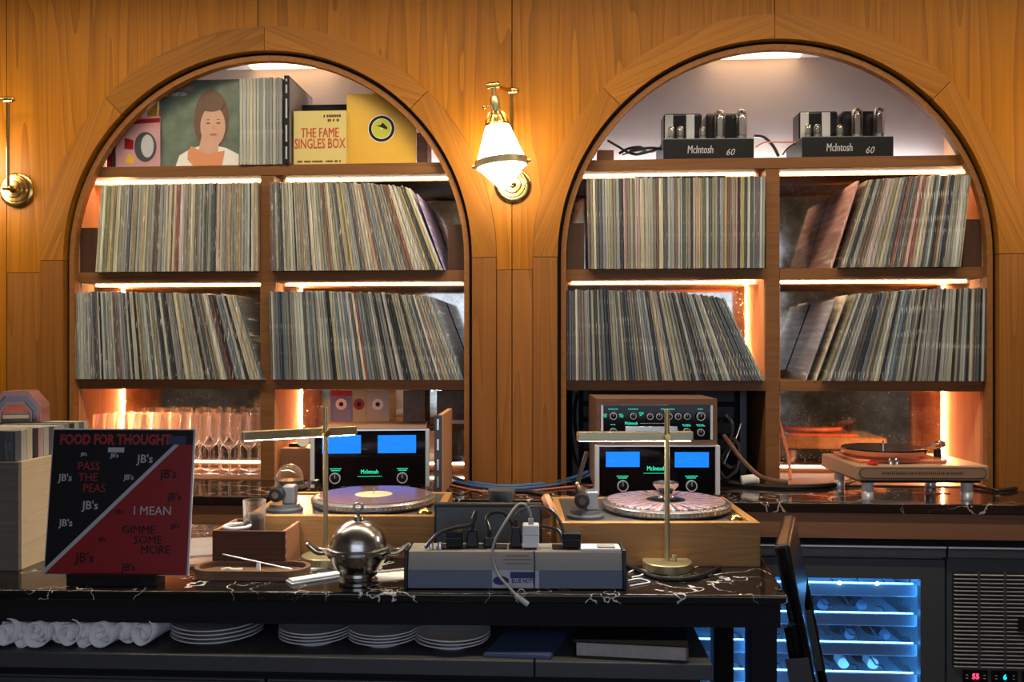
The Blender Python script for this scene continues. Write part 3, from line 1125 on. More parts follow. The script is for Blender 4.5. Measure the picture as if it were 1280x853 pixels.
def board(name, label, cat, px0, px1, ytop, Y, m, th=0.005, lean=0.0, zb=ZA, group=None, rz=0.0):
    """an upright cover: empty at bottom centre, returns (thing, width, height)"""
    a, b = at(px0, 205, Y), at(px1, 205, Y)
    h = at((px0 + px1) / 2, ytop, Y).z - zb
    w = b.x - a.x
    t = thing(name, label, cat, ((a.x + b.x) / 2, Y, zb), rz, group)
    t.rotation_euler = (-lean, 0, rz)
    obj('cover_board', box(BM(), -w / 2, w / 2, 0, th, 0, h), m, t)
    return t, w, h


def blob(pts, d0, d1):
    return prism(BM(), pts, d0, d1)


def ell(cx, cz, rx_, rz_, n=28, a0=0, a1=2 * PI):
    return [(cx + rx_ * math.cos(a0 + (a1 - a0) * i / n), cz + rz_ * math.sin(a0 + (a1 - a0) * i / n)) for i in range(n + (0 if a1 - a0 > 6.28 else 1))]


M['foliage'] = mat('green_photo', (0.13, 0.17, 0.13), 0.35, var=0.75, vscale=16)
M['skin'] = mat('skin_print', (0.56, 0.33, 0.24), 0.4, var=0.12, vscale=14)
M['hair'] = mat('hair_print', (0.13, 0.07, 0.042), 0.4, var=0.35, vscale=26)
M['orangeprint'] = mat('orange_print', (0.62, 0.25, 0.12), 0.4)
M['pinkprint'] = mat('pink_print', (0.48, 0.26, 0.28), 0.4, var=0.2, vscale=20)
M['yellowprint'] = mat('mustard_print', (0.62, 0.36, 0.035), 0.45, var=0.1, vscale=9)
M['limeprint'] = mat('lime_print', (0.42, 0.45, 0.03), 0.4)
M['famebox'] = mat('pale_yellow_box', (0.58, 0.47, 0.16), 0.5)
M['lips'] = mat('lip_print', (0.40, 0.13, 0.10), 0.4)

t, w, h = board('portrait_album', 'LP cover with a smiling long-haired portrait against green foliage', 'record', 199, 300, 100, 0.075, M['foliage'])
e = 0.0005
x, z = 0.045, 0.155
ov = lambda k: (-e * (k + 1), -e * k)
obj('hair_print', blob(ell(x + 0.0, z + 0.018, 0.066, 0.112) , *ov(0)), M['hair'], t)
obj('jacket_print', blob([(-0.09, 0.004), (w / 2 - 0.004, 0.004), (w / 2 - 0.004, 0.045), (0.10, 0.07), (0.03, 0.085), (-0.03, 0.07), (-0.075, 0.045)], *ov(1)), M['offwhite'], t)
obj('collar_print', blob([(-0.045, 0.03), (-0.02, 0.003), (0.085, 0.003), (0.095, 0.06), (0.03, 0.048), (-0.03, 0.078), (-0.042, 0.06)], *ov(3.2)), M['orangeprint'], t)
obj('face_print', blob(ell(x + 0.006, z - 0.006, 0.047, 0.074) , *ov(3)), M['skin'], t)
obj('neck_print', blob([(-0.005, 0.05), (0.07, 0.045), (0.075, 0.11), (0.01, 0.12)], *ov(2.5)), M['skin'], t)
obj('fringe_print', blob(ell(x + 0.002, z + 0.074, 0.046, 0.026), *ov(4)), M['hair'], t)
for s in (-1, 1):
    obj('eye_print', blob(ell(x + 0.008 + s * 0.019, z + 0.006, 0.008, 0.0028, 12), *ov(4)), M['hair'], t)
    obj('brow_print', blob([(x + 0.008 + s * 0.01, z + 0.018), (x + 0.008 + s * 0.028, z + 0.0175), (x + 0.008 + s * 0.019, z + 0.021)], *ov(4)), M['hair'], t)
obj('mouth_print', blob(ell(x + 0.008, z - 0.036, 0.015, 0.0042, 14), *ov(4)), M['lips'], t)
obj('nose_print', blob([(x + 0.005, z - 0.016), (x + 0.013, z - 0.016), (x + 0.009, z + 0.004)], *ov(4)), M['orangeprint'], t)
lettering("HELLO, I'M DOLLY", 0.019, M['orangeprint'], t, (-w / 2 + 0.135, -0.0012, h - 0.032), align='RIGHT', sx=0.72, bold=0.0004)
lettering('DOLLY PARTON', 0.019, M['offwhite'], t, (-w / 2 + 0.102, -0.0012, h - 0.052), align='RIGHT', sx=0.72, bold=0.0004)

t, w, h = board('pink_album', 'small pink and red cover with a grey oval, beside the portrait LP', 'record', 145, 200, 146, 0.062, M['pinkprint'])
obj('red_band', blob([(-0.04, h - 0.028), (w / 2, h - 0.022), (w / 2, h - 0.006), (0.0, h - 0.010)], *ov(0)), M['red'], t)
obj('grey_oval', blob(ell(0.028, 0.075, 0.042, 0.055), *ov(0)), M['graphite'], t)
obj('pale_oval', blob(ell(0.036, 0.078, 0.024, 0.042), *ov(1)), M['greyprint'], t)
obj('red_patch', blob([(-0.052, 0.07), (-0.018, 0.066), (-0.016, 0.1), (-0.05, 0.11)], *ov(0)), M['red'], t)
obj('ochre_patch', blob([(-0.05, 0.02), (-0.02, 0.012), (-0.012, 0.035), (-0.035, 0.05)], *ov(0)), M['yellowprint'], t)
for px, c, lb in ((136, 'red', 'small red spine at the far left of the top shelf'), (142, 'walnutbox', 'dark spine between red spine and pink cover')):
    a = at(px, 205, 0.07)
    o = obj('small_case', box(BM(), -0.007, 0.007, 0, 0.12, 0, 0.075 if c == 'red' else 0.1), M[c], loc=(a.x, 0.07, ZA), bevel=0.001)
    tag(o, lb, 'case')
t, w, h = board('ochre_card', 'ochre card standing behind the pink cover on the top shelf', 'card', 184, 197, 122, 0.13, M['yellowprint'])

# upright records and boxed set
x0, x1 = at(301, 205, 0.05).x, at(354, 205, 0.05).x
n = 13
topn = {}
for i in range(n):
    xa, xb = x0 + (x1 - x0) * i / n, x0 + (x1 - x0) * (i + 1) / n
    bm = BM()
    lay = bm.loops.layers.float_color.new('rc')
    cn = RND.choice(['pale grey'] * 4 + ['cream', 'mid grey', 'charcoal'])
    topn[cn] = topn.get(cn, 0) + 1
    col = TONES[cn]
    ox = (xa + xb) / 2
    sleeve(bm, xa - ox, xb - ox, xa - ox, xb - ox, 0, 0.311 + RND.uniform(-0.002, 0.003), RND.uniform(-0.003, 0.003), 0.29, col, lay)
    tag(obj('record_sleeve', bm, M['rec'], loc=(ox, 0.038, ZA)), f'{nth(topn[cn])}{cn} LP sleeve right of the portrait LP on the top shelf', 'record', 'LPs on the top shelf')
p = at(358, 205, 0.036)
t = thing('boxed_set', 'black boxed record set with white spine print on the top shelf', 'box', (p.x, 0.036, ZA))
obj('box_shell', box(BM(), -0.009, 0.009, 0, 0.29, 0, 0.319), M['blackprint'], t, bevel=0.001)
bm = BM()
for zz, l in ((0.302, 0.008), (0.27, 0.03), (0.20, 0.07), (0.11, 0.06), (0.04, 0.045)):
    box(bm, -0.003, 0.003, -0.0006, 0, zz - l / 2, zz + l / 2)
obj('spine_print', bm, M['greyprint'], t)
obj('cover_print', box(BM(), 0.0091, 0.0096, 0.006, 0.284, 0.005, 0.314), mat('dim_photo', (0.24, 0.22, 0.22), 0.4, var=0.4, vscale=12), t)
t, w, h = board('black_case', 'black case standing behind the yellow singles box', 'case', 366, 435, 131, 0.19, M['blackprint'], th=0.08)
t, w, h = board('singles_box', 'pale yellow box lettered THE FAME SINGLES BOX on the top shelf', 'box', 367, 432.5, 138.5, 0.062, M['famebox'], th=0.11)
M['boxred'] = mat('box_red_print', (0.42, 0.05, 0.02), 0.5)
lettering('THE FAME', 0.050, M['boxred'], t, (0.0, -0.0005, h * 0.585), sx=0.62, bold=0.0016)
lettering('SINGLES BOX', 0.050, M['boxred'], t, (0.0, -0.0005, h * 0.385), sx=0.62, bold=0.0008)
def marks(parent, x, z, w, hgt, m):
    bm = BM()
    u = -w / 2
    while u < w / 2 - 0.004:
        l = RND.uniform(0.003, 0.006)
        if RND.random() > 0.12:
            box(bm, x + u, x + u + l, -0.0006, 0, z - hgt / 2, z + hgt / 2)
        u += l + 0.0012
    return obj('fine_print', bm, M[m], parent)


marks(t, 0.045, h * 0.90, 0.062, 0.009, 'walnutbox')
marks(t, 0.050, h * 0.82, 0.042, 0.009, 'walnutbox')
marks(t, 0.0, h * 0.065, 0.165, 0.007, 'walnutbox')
t, w, h = board('mustard_sleeve', 'mustard ten-inch sleeve with a lime record label in its window', 'record', 433.5, 520, 117, 0.085, M['yellowprint'])
cxx, czz = at(477, 161, 0.085).x - t.location.x, at(477, 161, 0.085).z - ZA
for r_, mm, k in ((0.050, 'offwhite', 0), (0.0475, 'blackprint', 1), (0.037, 'offwhite', 2), (0.035, 'limeprint', 3), (0.0035, 'offwhite', 5)):
    obj('label_disc', blob(ell(cxx, czz, r_, r_, 32), *ov(k)), M[mm], t)
obj('label_mark', blob([(cxx - 0.02, czz + 0.012), (cxx + 0.02, czz - 0.004), (cxx + 0.022, czz + 0.004), (cxx + 0.004, czz + 0.022), (cxx - 0.004, czz + 0.012)], *ov(4)), M['blackprint'], t)
t, w, h = board('brown_case', 'small brown case at the right end of the left arch top shelf', 'case', 521, 534, 166, 0.10, M['case'], th=0.1)

# ------------------------------------------------------------------ tube amplifiers, right arch top shelf
M['strap'] = mat('chrome_strap', (0.78, 0.77, 0.76), 0.2, 0.45)
M['tfblack'] = mat('transformer_black', (0.01, 0.01, 0.011), 0.2)


def tube_amp(label, px0, px1, Y, front, side):
    a, b = at(px0, 195, Y), at(px1, 195, Y)
    w = b.x - a.x
    t = thing('tube_amplifier', label, 'amplifier', ((a.x + b.x) / 2, Y, ZA), rad(2))
    hgt = 0.082
    obj('chassis', box(BM(), -w / 2, w / 2, 0, 0.2, 0.004, hgt), M[front], t, bevel=0.003)
    obj('chassis_top', box(BM(), -w / 2 + 0.003, w / 2 - 0.003, 0.003, 0.197, hgt, hgt + 0.002), M['steel'], t)
    lettering('McIntosh', 0.040, M['greyprint'], t, (-0.03, -0.0006, hgt * 0.52), sx=0.62, shear=0.12, bold=0.0006)
    lettering('60', 0.034, M['greyprint'], t, (0.075, -0.0006, hgt * 0.40), sx=0.9, shear=0.3)
    for k in (0, 1):                  # transformers
        x0 = -w / 2 + 0.012 + k * (w / 2 - 0.006)
        tw = w / 2 - 0.020
        tr = obj('transformer', box(BM(), x0, x0 + tw, 0.075, 0.165, hgt + 0.002, hgt + 0.112), M['tfblack'], t, bevel=0.010, seg=3)
        if k == 0:
            for u in (0.0, 0.55):
                obj('chrome_strap', box(BM(), x0 + 0.004 + tw * u, x0 + 0.034 + tw * u, 0.0725, 0.077, hgt + 0.002, hgt + 0.106), M['strap'], tr, bevel=0.002)
    def valve(x, y, r, hh):
        v = obj('vacuum_tube', lathe(BM(), [(0, 0.012), (r, 0.012), (r * 1.02, hh * 0.6), (r * 0.98, hh - r * 0.6), (r * 0.6, hh - r * 0.15), (0, hh)], 16, (x, y, hgt + 0.002)), M['bulb'], t, smooth=True)
        obj('tube_base', lathe(BM(), [(0, 0), (r * 0.9, 0), (r * 0.9, 0.016), (0, 0.016)], 16, (x, y, hgt + 0.002)), M['steel'], v)
        obj('tube_plate', box(BM(), x - r * 0.45, x + r * 0.45, y - r * 0.35, y + r * 0.35, hgt + 0.022, hgt + hh * 0.78), M['steel'], v)
        obj('getter_cap', lathe(BM(), [(r * 0.75, hh * 0.86), (r * 0.45, hh - r * 0.2), (0, hh - 0.002)], 14, (x, y, hgt + 0.002)), M['chrome'], v, smooth=True)
    valve(-w / 2 + 0.067, 0.045, 0.0115, 0.055)
    valve(-w / 2 + 0.034, 0.045, 0.0115, 0.055)
    valve(-w / 2 + 0.147, 0.045, 0.0115, 0.052)
    valve(w / 2 - 0.112, 0.045, 0.020, 0.112)
    valve(w / 2 - 0.034, 0.045, 0.020, 0.114)
    return t


tube_amp('black valve amplifier nearer the left end of the top shelf', 829, 943, 0.10, 'black', 1)
tube_amp('black valve amplifier on the right half of the top shelf', 1002, 1118, 0.10, 'black', 0)
o = obj('wooden_block', box(BM(), -0.03, 0.03, 0, 0.05, 0, 0.052), M['walnutside'], loc=(at(757, 196, 0.12).x, 0.12, ZA), bevel=0.002)
tag(o, 'small brown wooden block at the left end of the tube amplifier shelf', 'block')


def cable(label, pts, r=0.004, m='rubber', name='cable', cat='cable', group=None):
    """pts are world points"""
    bm = tube(BM(), pts, r, 7)
    o = obj(name, bm, M[m], smooth=True)
    return tag(o, label, cat, group)


def cpx(label, pts, r=0.004, m='rubber', **kw):
    """pts (px, py, Y)"""
    return cable(label, [at(a, b, c) for a, b, c in pts], r, m, **kw)


cpx('black cable looping from the left wall of the tube amplifier shelf', [(760, 176, .2), (772, 183, .17), (786, 191, .15), (800, 193, .14), (828, 184, .15)], 0.0045)
cpx('knotted black leads tangled left of the first tube amplifier', [(774, 192, .14), (785, 186, .13), (800, 184, .14), (806, 189, .13), (796, 193, .13), (788, 189, .14), (812, 185, .13), (829, 187, .15)], 0.005)
cpx('brown lead beside the tangled leads left of the first tube amplifier', [(778, 193.5, .16), (800, 188, .17), (815, 190, .16), (829, 182, .17)], 0.003, 'case')
cpx('thick dark cable arching between the two tube amplifiers', [(943, 170, .22), (955, 172, .22), (966, 182, .2), (973, 195, .18)], 0.006)
cpx('thin red-brown lead between the two tube amplifiers', [(945, 184, .2), (957, 178, .2), (980, 178, .2), (1002, 177, .2)], 0.003, 'redcable')
cpx('thin looped lead left of the second tube amplifier', [(978, 194, .16), (984, 186, .16), (994, 180, .17), (1002, 186, .16)], 0.003)

# ------------------------------------------------------------------ brass wall lamps
def sconce(label, x, zc, dx, on_axis_z):
    t = thing('wall_lamp', label, 'wall lamp', (x, -0.0, zc))
    Rx = Matrix.Rotation(PI / 2, 4, 'X')
    obj('wall_plate', lathe(BM(), [(0, 0.0), (0.063, 0.0), (0.063, 0.008), (0.056, 0.013), (0.046, 0.013), (0.043, 0.019), (0.032, 0.020), (0.028, 0.026), (0.014, 0.028), (0.011, 0.05), (0, 0.05)], 36, (0, 0, 0), Rx), M['brass'], t, smooth=True)
    obj('pivot_knob', cyl(BM(), (-0.02, -0.052, 0.0), (0.012, -0.052, 0.0), 0.009, n=14), M['brass'], t, bevel=0.001)
    top = 0.315
    obj('upright_rod', cyl(BM(), (0, -0.055, 0.0), (0, -0.055, top), 0.0065, n=14), M['brass'], t, smooth=True)
    el = obj('swivel_elbow', cyl(BM(), (0.012, -0.055, top), (-0.012, -0.055, top), 0.012, n=14), M['brass'], t, bevel=0.002)
    obj('elbow_knob', ball(BM(), (0.016, -0.055, top), 0.010, 12), M['brass'], el, smooth=True)
    ex, ey = dx, -0.15
    obj('cross_arm', cyl(BM(), (0, -0.055, top), (ex, ey, top - 0.010), 0.0065, n=12), M['brass'], t, smooth=True)
    obj('arm_joint', cyl(BM(), (ex - 0.021, ey, top - 0.012), (ex + 0.021, ey, top - 0.008), 0.012, n=14), M['brass'], t, bevel=0.002)
    # everything below hangs on a tilted axis
    TT = Matrix.Translation((ex, ey, top - 0.015)) @ Matrix.Rotation(rad(-6), 4, 'Y')

    def hang(name, bm, m, parent, **kw):
        bmesh.ops.transform(bm, matrix=TT, verts=bm.verts[:])
        return obj(name, bm, m, parent, **kw)
    hang('stem', cyl(BM(), (0, 0, 0), (0, 0, -0.03), 0.006, n=12), M['brass_dull'], t)
    sk = hang('socket', lathe(BM(), [(0, -0.028), (0.010, -0.028), (0.016, -0.036), (0.016, -0.075), (0.012, -0.084), (0, -0.084)], 18), M['brass_dull'], t, smooth=True)
    hang('switch_key', ball(cyl(BM(), (-0.014, 0, -0.062), (-0.034, 0, -0.062), 0.003, n=8), (-0.037, 0, -0.062), 0.007, 10), M['brass'], sk, smooth=True)
    for k in range(5):
        a = 2 * PI * k / 5 - 0.3
        c_, s_ = math.cos(a), math.sin(a)
        bm = tube(BM(), [(0.008 * c_, 0.008 * s_, -0.080), (0.022 * c_, 0.022 * s_, -0.088), (0.033 * c_, 0.033 * s_, -0.108), (0.037 * c_, 0.037 * s_, -0.126)], 0.005, 6)
        hang('gallery_prong', bm, M['brass'], t, smooth=True)
    hang('gallery_ring', lathe(BM(), [(0.030, -0.124), (0.042, -0.124), (0.044, -0.132), (0.040, -0.134), (0.030, -0.134)], 28), M['brass'], t, smooth=True)
    hang('opal_shade', lathe(BM(), [(0.0, -0.134), (0.041, -0.134), (0.083, -0.250), (0.084, -0.262), (0.018, -0.335), (0, -0.336)], 36), M['opal'], t, smooth=True)
    bd = hang('shade_band', lathe(BM(), [(0.084, -0.245), (0.088, -0.245), (0.089, -0.268), (0.083, -0.268), (0.084, -0.245)], 36), M['brass_dull'], t, smooth=True)
    for s in (-1, 1):
        hang('band_screw', cyl(BM(), (s * 0.086, 0, -0.256), (s * 0.098, 0, -0.256), 0.006, n=10), M['brass_dull'], bd)
    return t


zc = at(640, 232, 0).z
sconce('brass wall lamp with glowing white shade between the arches', at(641, 232, 0).x, zc, -0.055, 0)
sconce('brass wall lamp at the left edge with its shade out of frame', at(22, 231, 0).x, zc + 0.004, -0.20, 0)
sconce('brass wall lamp beyond the right edge of the right arch', 1.69, zc, 0.10, 0)

# ------------------------------------------------------------------ wine glasses, left arch bottom bay
bm = BM()
lathe(bm, [(0, 0.001), (0.034, 0.001), (0.034, 0.003), (0.012, 0.006), (0.0042, 0.014), (0.0038, 0.088), (0.007, 0.098), (0.022, 0.112), (0.036, 0.132), (0.041, 0.155),
           (0.039, 0.190), (0.034, 0.226), (0.0328, 0.226), (0.038, 0.190), (0.040, 0.155), (0.035, 0.133), (0.021, 0.114), (0.0, 0.104)], 22)
gm = to_mesh('wine_glass', bm, True, 60)
gm.materials.append(M['glass'])
gpx = [(124, .17), (146, .16), (168, .17), (190, .16), (213, .16), (238, .14), (262, .15), (287, .14), (311, .15), (324, .24), (135, .25), (158, .25), (180, .25), (202, .26), (226, .25), (250, .25), (275, .25), (299, .25)]
order = ['first', 'second', 'third', 'fourth', 'fifth', 'sixth', 'seventh', 'eighth', 'ninth']
for i, (px, Y) in enumerate(gpx):
    if i < 9:
        lb = f'{order[i]} wine glass from the left in the front row'
    else:
        lb = f'{nth([9, 1, 2, 3, 4, 5, 6, 7, 8][i - 9])}wine glass from the left in the back row by the mirror'
    o = obj('wine_glass', gm, None, loc=(at(px, 597, Y).x, Y, ZC + 0.004))
    tag(o, lb, 'wine glass', 'wine glasses in the left arch')

# ------------------------------------------------------------------ counter hi-fi
def knob(parent, x, z, r, name='control_knob', ring=True, y=0.0):
    Rx = Matrix.Rotation(PI / 2, 4, 'X')
    k = obj(name, lathe(BM(), [(0, 0), (r * 0.86, 0), (r * 0.80, 0.016), (r * 0.5, 0.018), (0, 0.018)], 20, (x, y, z), Rx), M['black'], parent, smooth=True)
    obj('knob_ring', lathe(BM(), [(r * 0.84, 0.010), (r, 0.010), (r, 0.0165), (r * 0.84, 0.0165), (r * 0.84, 0.010)], 20, (x, y, z), Rx), M['rail'], k)
    obj('knob_pointer', box(BM(), x - r * 0.06, x + r * 0.06, y - 0.0195, y - 0.018, z, z + r * 0.75), M['greyprint'], k)
    return k


def dashes(parent, x, z, w, rows=2, m='green', s=0.0035, name='panel_print'):
    bm = BM()
    for r_ in range(rows):
        ww = w * (1 - 0.25 * r_)
        u = -ww / 2
        while u < ww / 2:
            l = RND.uniform(0.003, 0.007)
            box(bm, x + u, x + u + l, -0.0006, 0, z - r_ * s * 1.7, z - r_ * s * 1.7 + s * 0.8)
            u += l + 0.0015
    return obj(name, bm, M[m], parent)


def power_amp(label, loc, rz, w, h, dep, meters, knobs, logo, mh):
    t = thing('power_amplifier', label, 'amplifier', loc, rz)
    rw = 0.014
    for s in (-1, 1):
        obj('handle_rail', box(BM(), s * w / 2 - (rw if s > 0 else 0), s * w / 2 + (rw if s < 0 else 0), -0.008, 0.02, 0.008, h), M['rail'], t, bevel=0.002)
    fp = obj('glass_faceplate', box(BM(), -w / 2 + rw, w / 2 - rw, 0, 0.02, 0.012, h - 0.004), M['blackgloss'], t, bevel=0.001)
    obj('top_trim', box(BM(), -w / 2 + rw, w / 2 - rw, -0.004, 0.02, h - 0.004, h), M['alu'], t)
    obj('chassis', box(BM(), -w / 2 + 0.012, w / 2 - 0.012, 0.02, dep, 0.014, h - 0.001), M['chassis'], t, bevel=0.003)
    for sx in (-1, 1):
        for sy in (0.04, dep - 0.04):
            obj('foot', cyl(BM(), (sx * (w / 2 - 0.05), sy, 0), (sx * (w / 2 - 0.05), sy, 0.015), 0.018, n=14), M['black'], t)
    for (x0, x1, z0, z1) in meters:
        mt = obj('blue_meter', box(BM(), x0, x1, -0.0008, 0.0, z0, z1), M['meter'], fp)
        bm = BM()
        c = (x0 + x1) / 2
        pts = [(c + 0.36 * (x1 - x0) * u / 4, -0.0012, z0 + (z1 - z0) * (0.55 - 0.012 * u * u)) for u in range(-4, 5)]
        tube(bm, pts, 0.0007, 4, 2)
        obj('meter_scale', bm, M['meterline'], mt)
    for (kx_, kz_, r_) in knobs:
        knob(fp, kx_, kz_, r_)
        dashes(fp, kx_, kz_ + r_ + 0.010, 0.036, 2)
    lettering('McIntosh', 0.020, M['green'], fp, (logo[0], -0.0008, logo[1]), sx=0.8, bold=0.0006)
    dashes(fp, logo[0], logo[1] - 0.016, 0.08, 1, s=0.0022)
    return fp


a, b = atz(388, 613, ZC), atz(537, 611, ZC)
rz = math.atan2(b.y - a.y, b.x - a.x)
wL = (b - a).length
k = wL / 152.0
fx = lambda px: (px - 461) * k
fz = lambda py: (612 - py) * k
power_amp('large blue-metered amplifier in the left arch', ((a.x + b.x) / 2, (a.y + b.y) / 2, ZC), rz, wL, fz(535), 0.36,
          [(fx(400), fx(449), fz(565.5), fz(542)), (fx(470.5), fx(519.5), fz(565.5), fz(542.5))],
          [(fx(416.5), fz(596.5), 0.0185), (fx(502), fz(597), 0.0185)], (fx(460), fz(589.5)), 0.06)
a, b = atz(743.5, 622, ZC), atz(899.5, 622, ZC)
wR = (b - a).length
k2 = wR / 156.0
gx2 = lambda px: (px - 821.5) * k2
gz2 = lambda py: (623 - py) * k2
rzR = math.atan2(b.y - a.y, b.x - a.x)
power_amp('lower blue-metered amplifier under the wood-cased preamplifier', ((a.x + b.x) / 2, (a.y + b.y) / 2, ZC), rzR, wR, gz2(558), 0.36,
          [(gx2(757.5), gx2(799.5), gz2(585), gz2(566)), (gx2(843.5), gx2(886), gz2(585.5), gz2(566.5))],
          [(gx2(778), gz2(608), 0.018), (gx2(863.5), gz2(608), 0.018)], (gx2(820), gz2(587)), 0.05)
# preamplifier on top
t = thing('preamplifier', 'wood-cased preamplifier with rows of knobs on the lower amplifier', 'amplifier', ((a.x + b.x) / 2, (a.y + b.y) / 2 + 0.012, ZC + gz2(558) - 0.0), rzR)
hp = (553 - 495) * k2
wp = (897 - 745.5) * k2
bm = BM()
box(bm, -wp / 2, wp / 2, 0, 0.3, 0.0, 0.016)
box(bm, -wp / 2, wp / 2, 0, 0.3, hp - 0.019, hp)
box(bm, -wp / 2, -wp / 2 + 0.013, 0, 0.3, 0.016, hp - 0.019)
box(bm, wp / 2 - 0.013, wp / 2, 0, 0.3, 0.016, hp - 0.019)
obj('wood_case', bm, M['case'], t)
pf = obj('glass_faceplate', box(BM(), -wp / 2 + 0.013, wp / 2 - 0.013, 0.004, 0.03, 0.016, hp - 0.019), M['blackgloss'], t)
pz = lambda py: (553 - py) * k2
px_ = lambda px: (px - 821) * k2
for s in (-1, 1):
    x = s * (wp / 2 - 0.018)
    obj('trim_strip', box(BM(), x - 0.0035, x + 0.0035, -0.003, 0.004, 0.018, hp - 0.021), M['rail'], pf)
obj('trim_line', box(BM(), px_(775), px_(836), 0.0025, 0.004, pz(503.5), pz(502.5)), M['greyprint'], pf)
for kx_, kz_, r_ in ((766, 516.5, .0115), (791, 516.5, .010), (812, 517, .010), (823.5, 517, .010), (836, 517, .010), (847, 517, .010), (858.5, 517, .010), (875.5, 517, .0135), (766, 536, .0115), (858, 536, .0115), (875.5, 537, .0115)):
    knob(pf, px_(kx_), pz(kz_), r_, y=0.004)
for dxp, dzp, ww, rr in ((766, 508.5, .03, 1), (756, 515, .012, 3), (776, 515, .012, 3), (791, 508.5, .03, 1), (801, 513, .012, 3), (835, 508.5, .045, 1), (875.5, 508.5, .015, 1), (858, 528, .025, 2), (875.5, 528, .025, 2), (766, 528, .014, 1)):
    d_ = dashes(pf, px_(dxp), pz(dzp), ww, rr, s=0.0026)
    d_.location.y = 0.004
lettering('McIntosh', 0.014, M['green'], pf, (px_(789), 0.0036, pz(526)), sx=0.8, bold=0.0005)
d_ = dashes(pf, px_(815), pz(526.5), 0.075, 1, m='greyprint', s=0.003)
d_.location.y = 0.004
obj('switch_plate', box(BM(), px_(781), px_(847), -0.006, 0.004, pz(540.5), pz(529.5)), M['steel'], pf, bevel=0.002)

# upright wood-sided case beside the left amplifier
p = atz(547.5, 621, ZC)
t = thing('upright_case', 'tall narrow wood-sided case standing beside the left amplifier', 'case', (p.x, p.y, ZC), rad(2))
obj('side_board', box(BM(), 0.0, 0.016, 0.003, 0.30, 0.0, 0.265), M['side'], t, bevel=0.002)
obj('metal_face', box(BM(), -0.012, 0.012, -0.002, 0.003, 0.0, 0.262), M['graphite'], t, bevel=0.001)
obj('inner_board', box(BM(), -0.012, -0.0005, 0.003, 0.30, 0.0, 0.255), M['graphite'], t)
bm = BM()
for zz in (0.03, 0.085, 0.15, 0.215):
    box(bm, -0.003, 0.003, -0.0045, -0.002, zz, zz + 0.035)
obj('rack_slot', bm, M['alu'], t)

# glass paperweight dome and round tin
p = atz(362, 611, ZC)
t = thing('glass_dome', 'clear glass dome on a flat base behind the left turntable', 'ornament', (p.x, p.y, ZC))
obj('dome_base', lathe(BM(), [(0, 0), (0.058, 0), (0.062, 0.006), (0.05, 0.012), (0.046, 0.03), (0, 0.03)], 28), M['graphite'], t, smooth=True)
obj('dome_glass', lathe(BM(), [(0.046, 0.03)] + [(0.046 * math.cos(a_ * PI / 2 / 8), 0.034 + 0.05 * math.sin(a_ * PI / 2 / 8)) for a_ in range(9)], 28), M['glass'], t, smooth=True)
p = at(376, 574, 0.12)
o = thing('round_tin', 'pale round tin lid propped beside the left amplifier', 'tin', (p.x, 0.10, ZC + 0.115))
stand = tag(obj('walnut_riser', box(BM(), -0.06, 0.05, 0, 0.16, 0, 0.115), M['fascia'], loc=(p.x, 0.07, ZC), bevel=0.002), 'walnut riser block behind the glass dome in the left arch', 'block')
obj('tin_lid', lathe(BM(), [(0, 0), (0.022, 0), (0.023, 0.003), (0.023, 0.012), (0, 0.012)], 28, (0.012, 0.02, 0.0235), Matrix.Rotation(PI / 2 - 0.12, 4, 'X')), M['offwhite'], o, smooth=True)
obj('tin_foot', box(BM(), -0.045, 0.01, 0.02, 0.05, 0, 0.012), M['black'], o)

# mirror reflections behind the left amplifier, built as solid sleeves on an added ledge
M['prints'] = [mat('mirrored_blue_sleeve', (0.10, 0.15, 0.32), 0.5), mat('mirrored_grey_sleeve', (0.30, 0.32, 0.30), 0.5), mat('mirrored_green_sleeve', (0.30, 0.36, 0.22), 0.5), mat('mirrored_dark_photo', (0.08, 0.07, 0.055), 0.5, var=0.8, vscale=40)]
YL = YB - 0.075
zl = at(480, 534, YL).z
le = tag(obj('added_ledge', box(BM(), at(411, 534, YL).x, at(584, 534, YL).x, YL - 0.01, YB - 0.012, zl - 0.012, zl), M['shelf'], bevel=0.001), 'narrow wooden ledge added behind the left amplifier to carry mirrored sleeves', 'ledge')
for lb, a_, b_, mi, ring, top in (('mirrored blue and red single sleeve with a pale disc, built solid', 413, 440, 0, 'offwhite', 'red'), ('mirrored green single sleeve with a red disc, built solid', 440.5, 457, 2, 'red', None),
                                  ('mirrored grey single sleeve with a white disc, built solid', 457.5, 487, 1, 'offwhite', None), ('mirrored dark photo print behind the amplifier, built solid', 504, 531, 3, None, None),
                                  ('mirrored grey and white photo print, rightmost on the ledge, built solid', 546, 580, 3, None, 'offwhite')):
    xa, xb = at(a_, 510, YL).x, at(b_, 510, YL).x
    w = xb - xa
    hh = at(480, 488.5, YL).z - zl
    t = thing('single_sleeve', lb, 'record', ((xa + xb) / 2, YL, zl), 0, 'mirrored sleeves built solid on the ledge')  # solid stand-in for a sleeve reflected in the mirror
    obj('cover_board', box(BM(), -w / 2, w / 2, 0, 0.003, 0, hh), M['prints'][mi], t)
    if ring:
        zc_ = hh * 0.62
        obj('disc_print', blob(ell(0, zc_, 0.022, 0.022, 24), -0.0006, 0), M[ring], t)
        obj('disc_centre', blob(ell(0, zc_, 0.009, 0.009, 16), -0.0011, -0.0006), M['blackprint'], t)
    if top:
        obj('colour_block', box(BM(), -w / 2, w / 2, -0.0006, 0, hh * (0.85 if top == 'red' else 0.1), hh * (1.0 if top == 'red' else 0.2)), M[top], t)

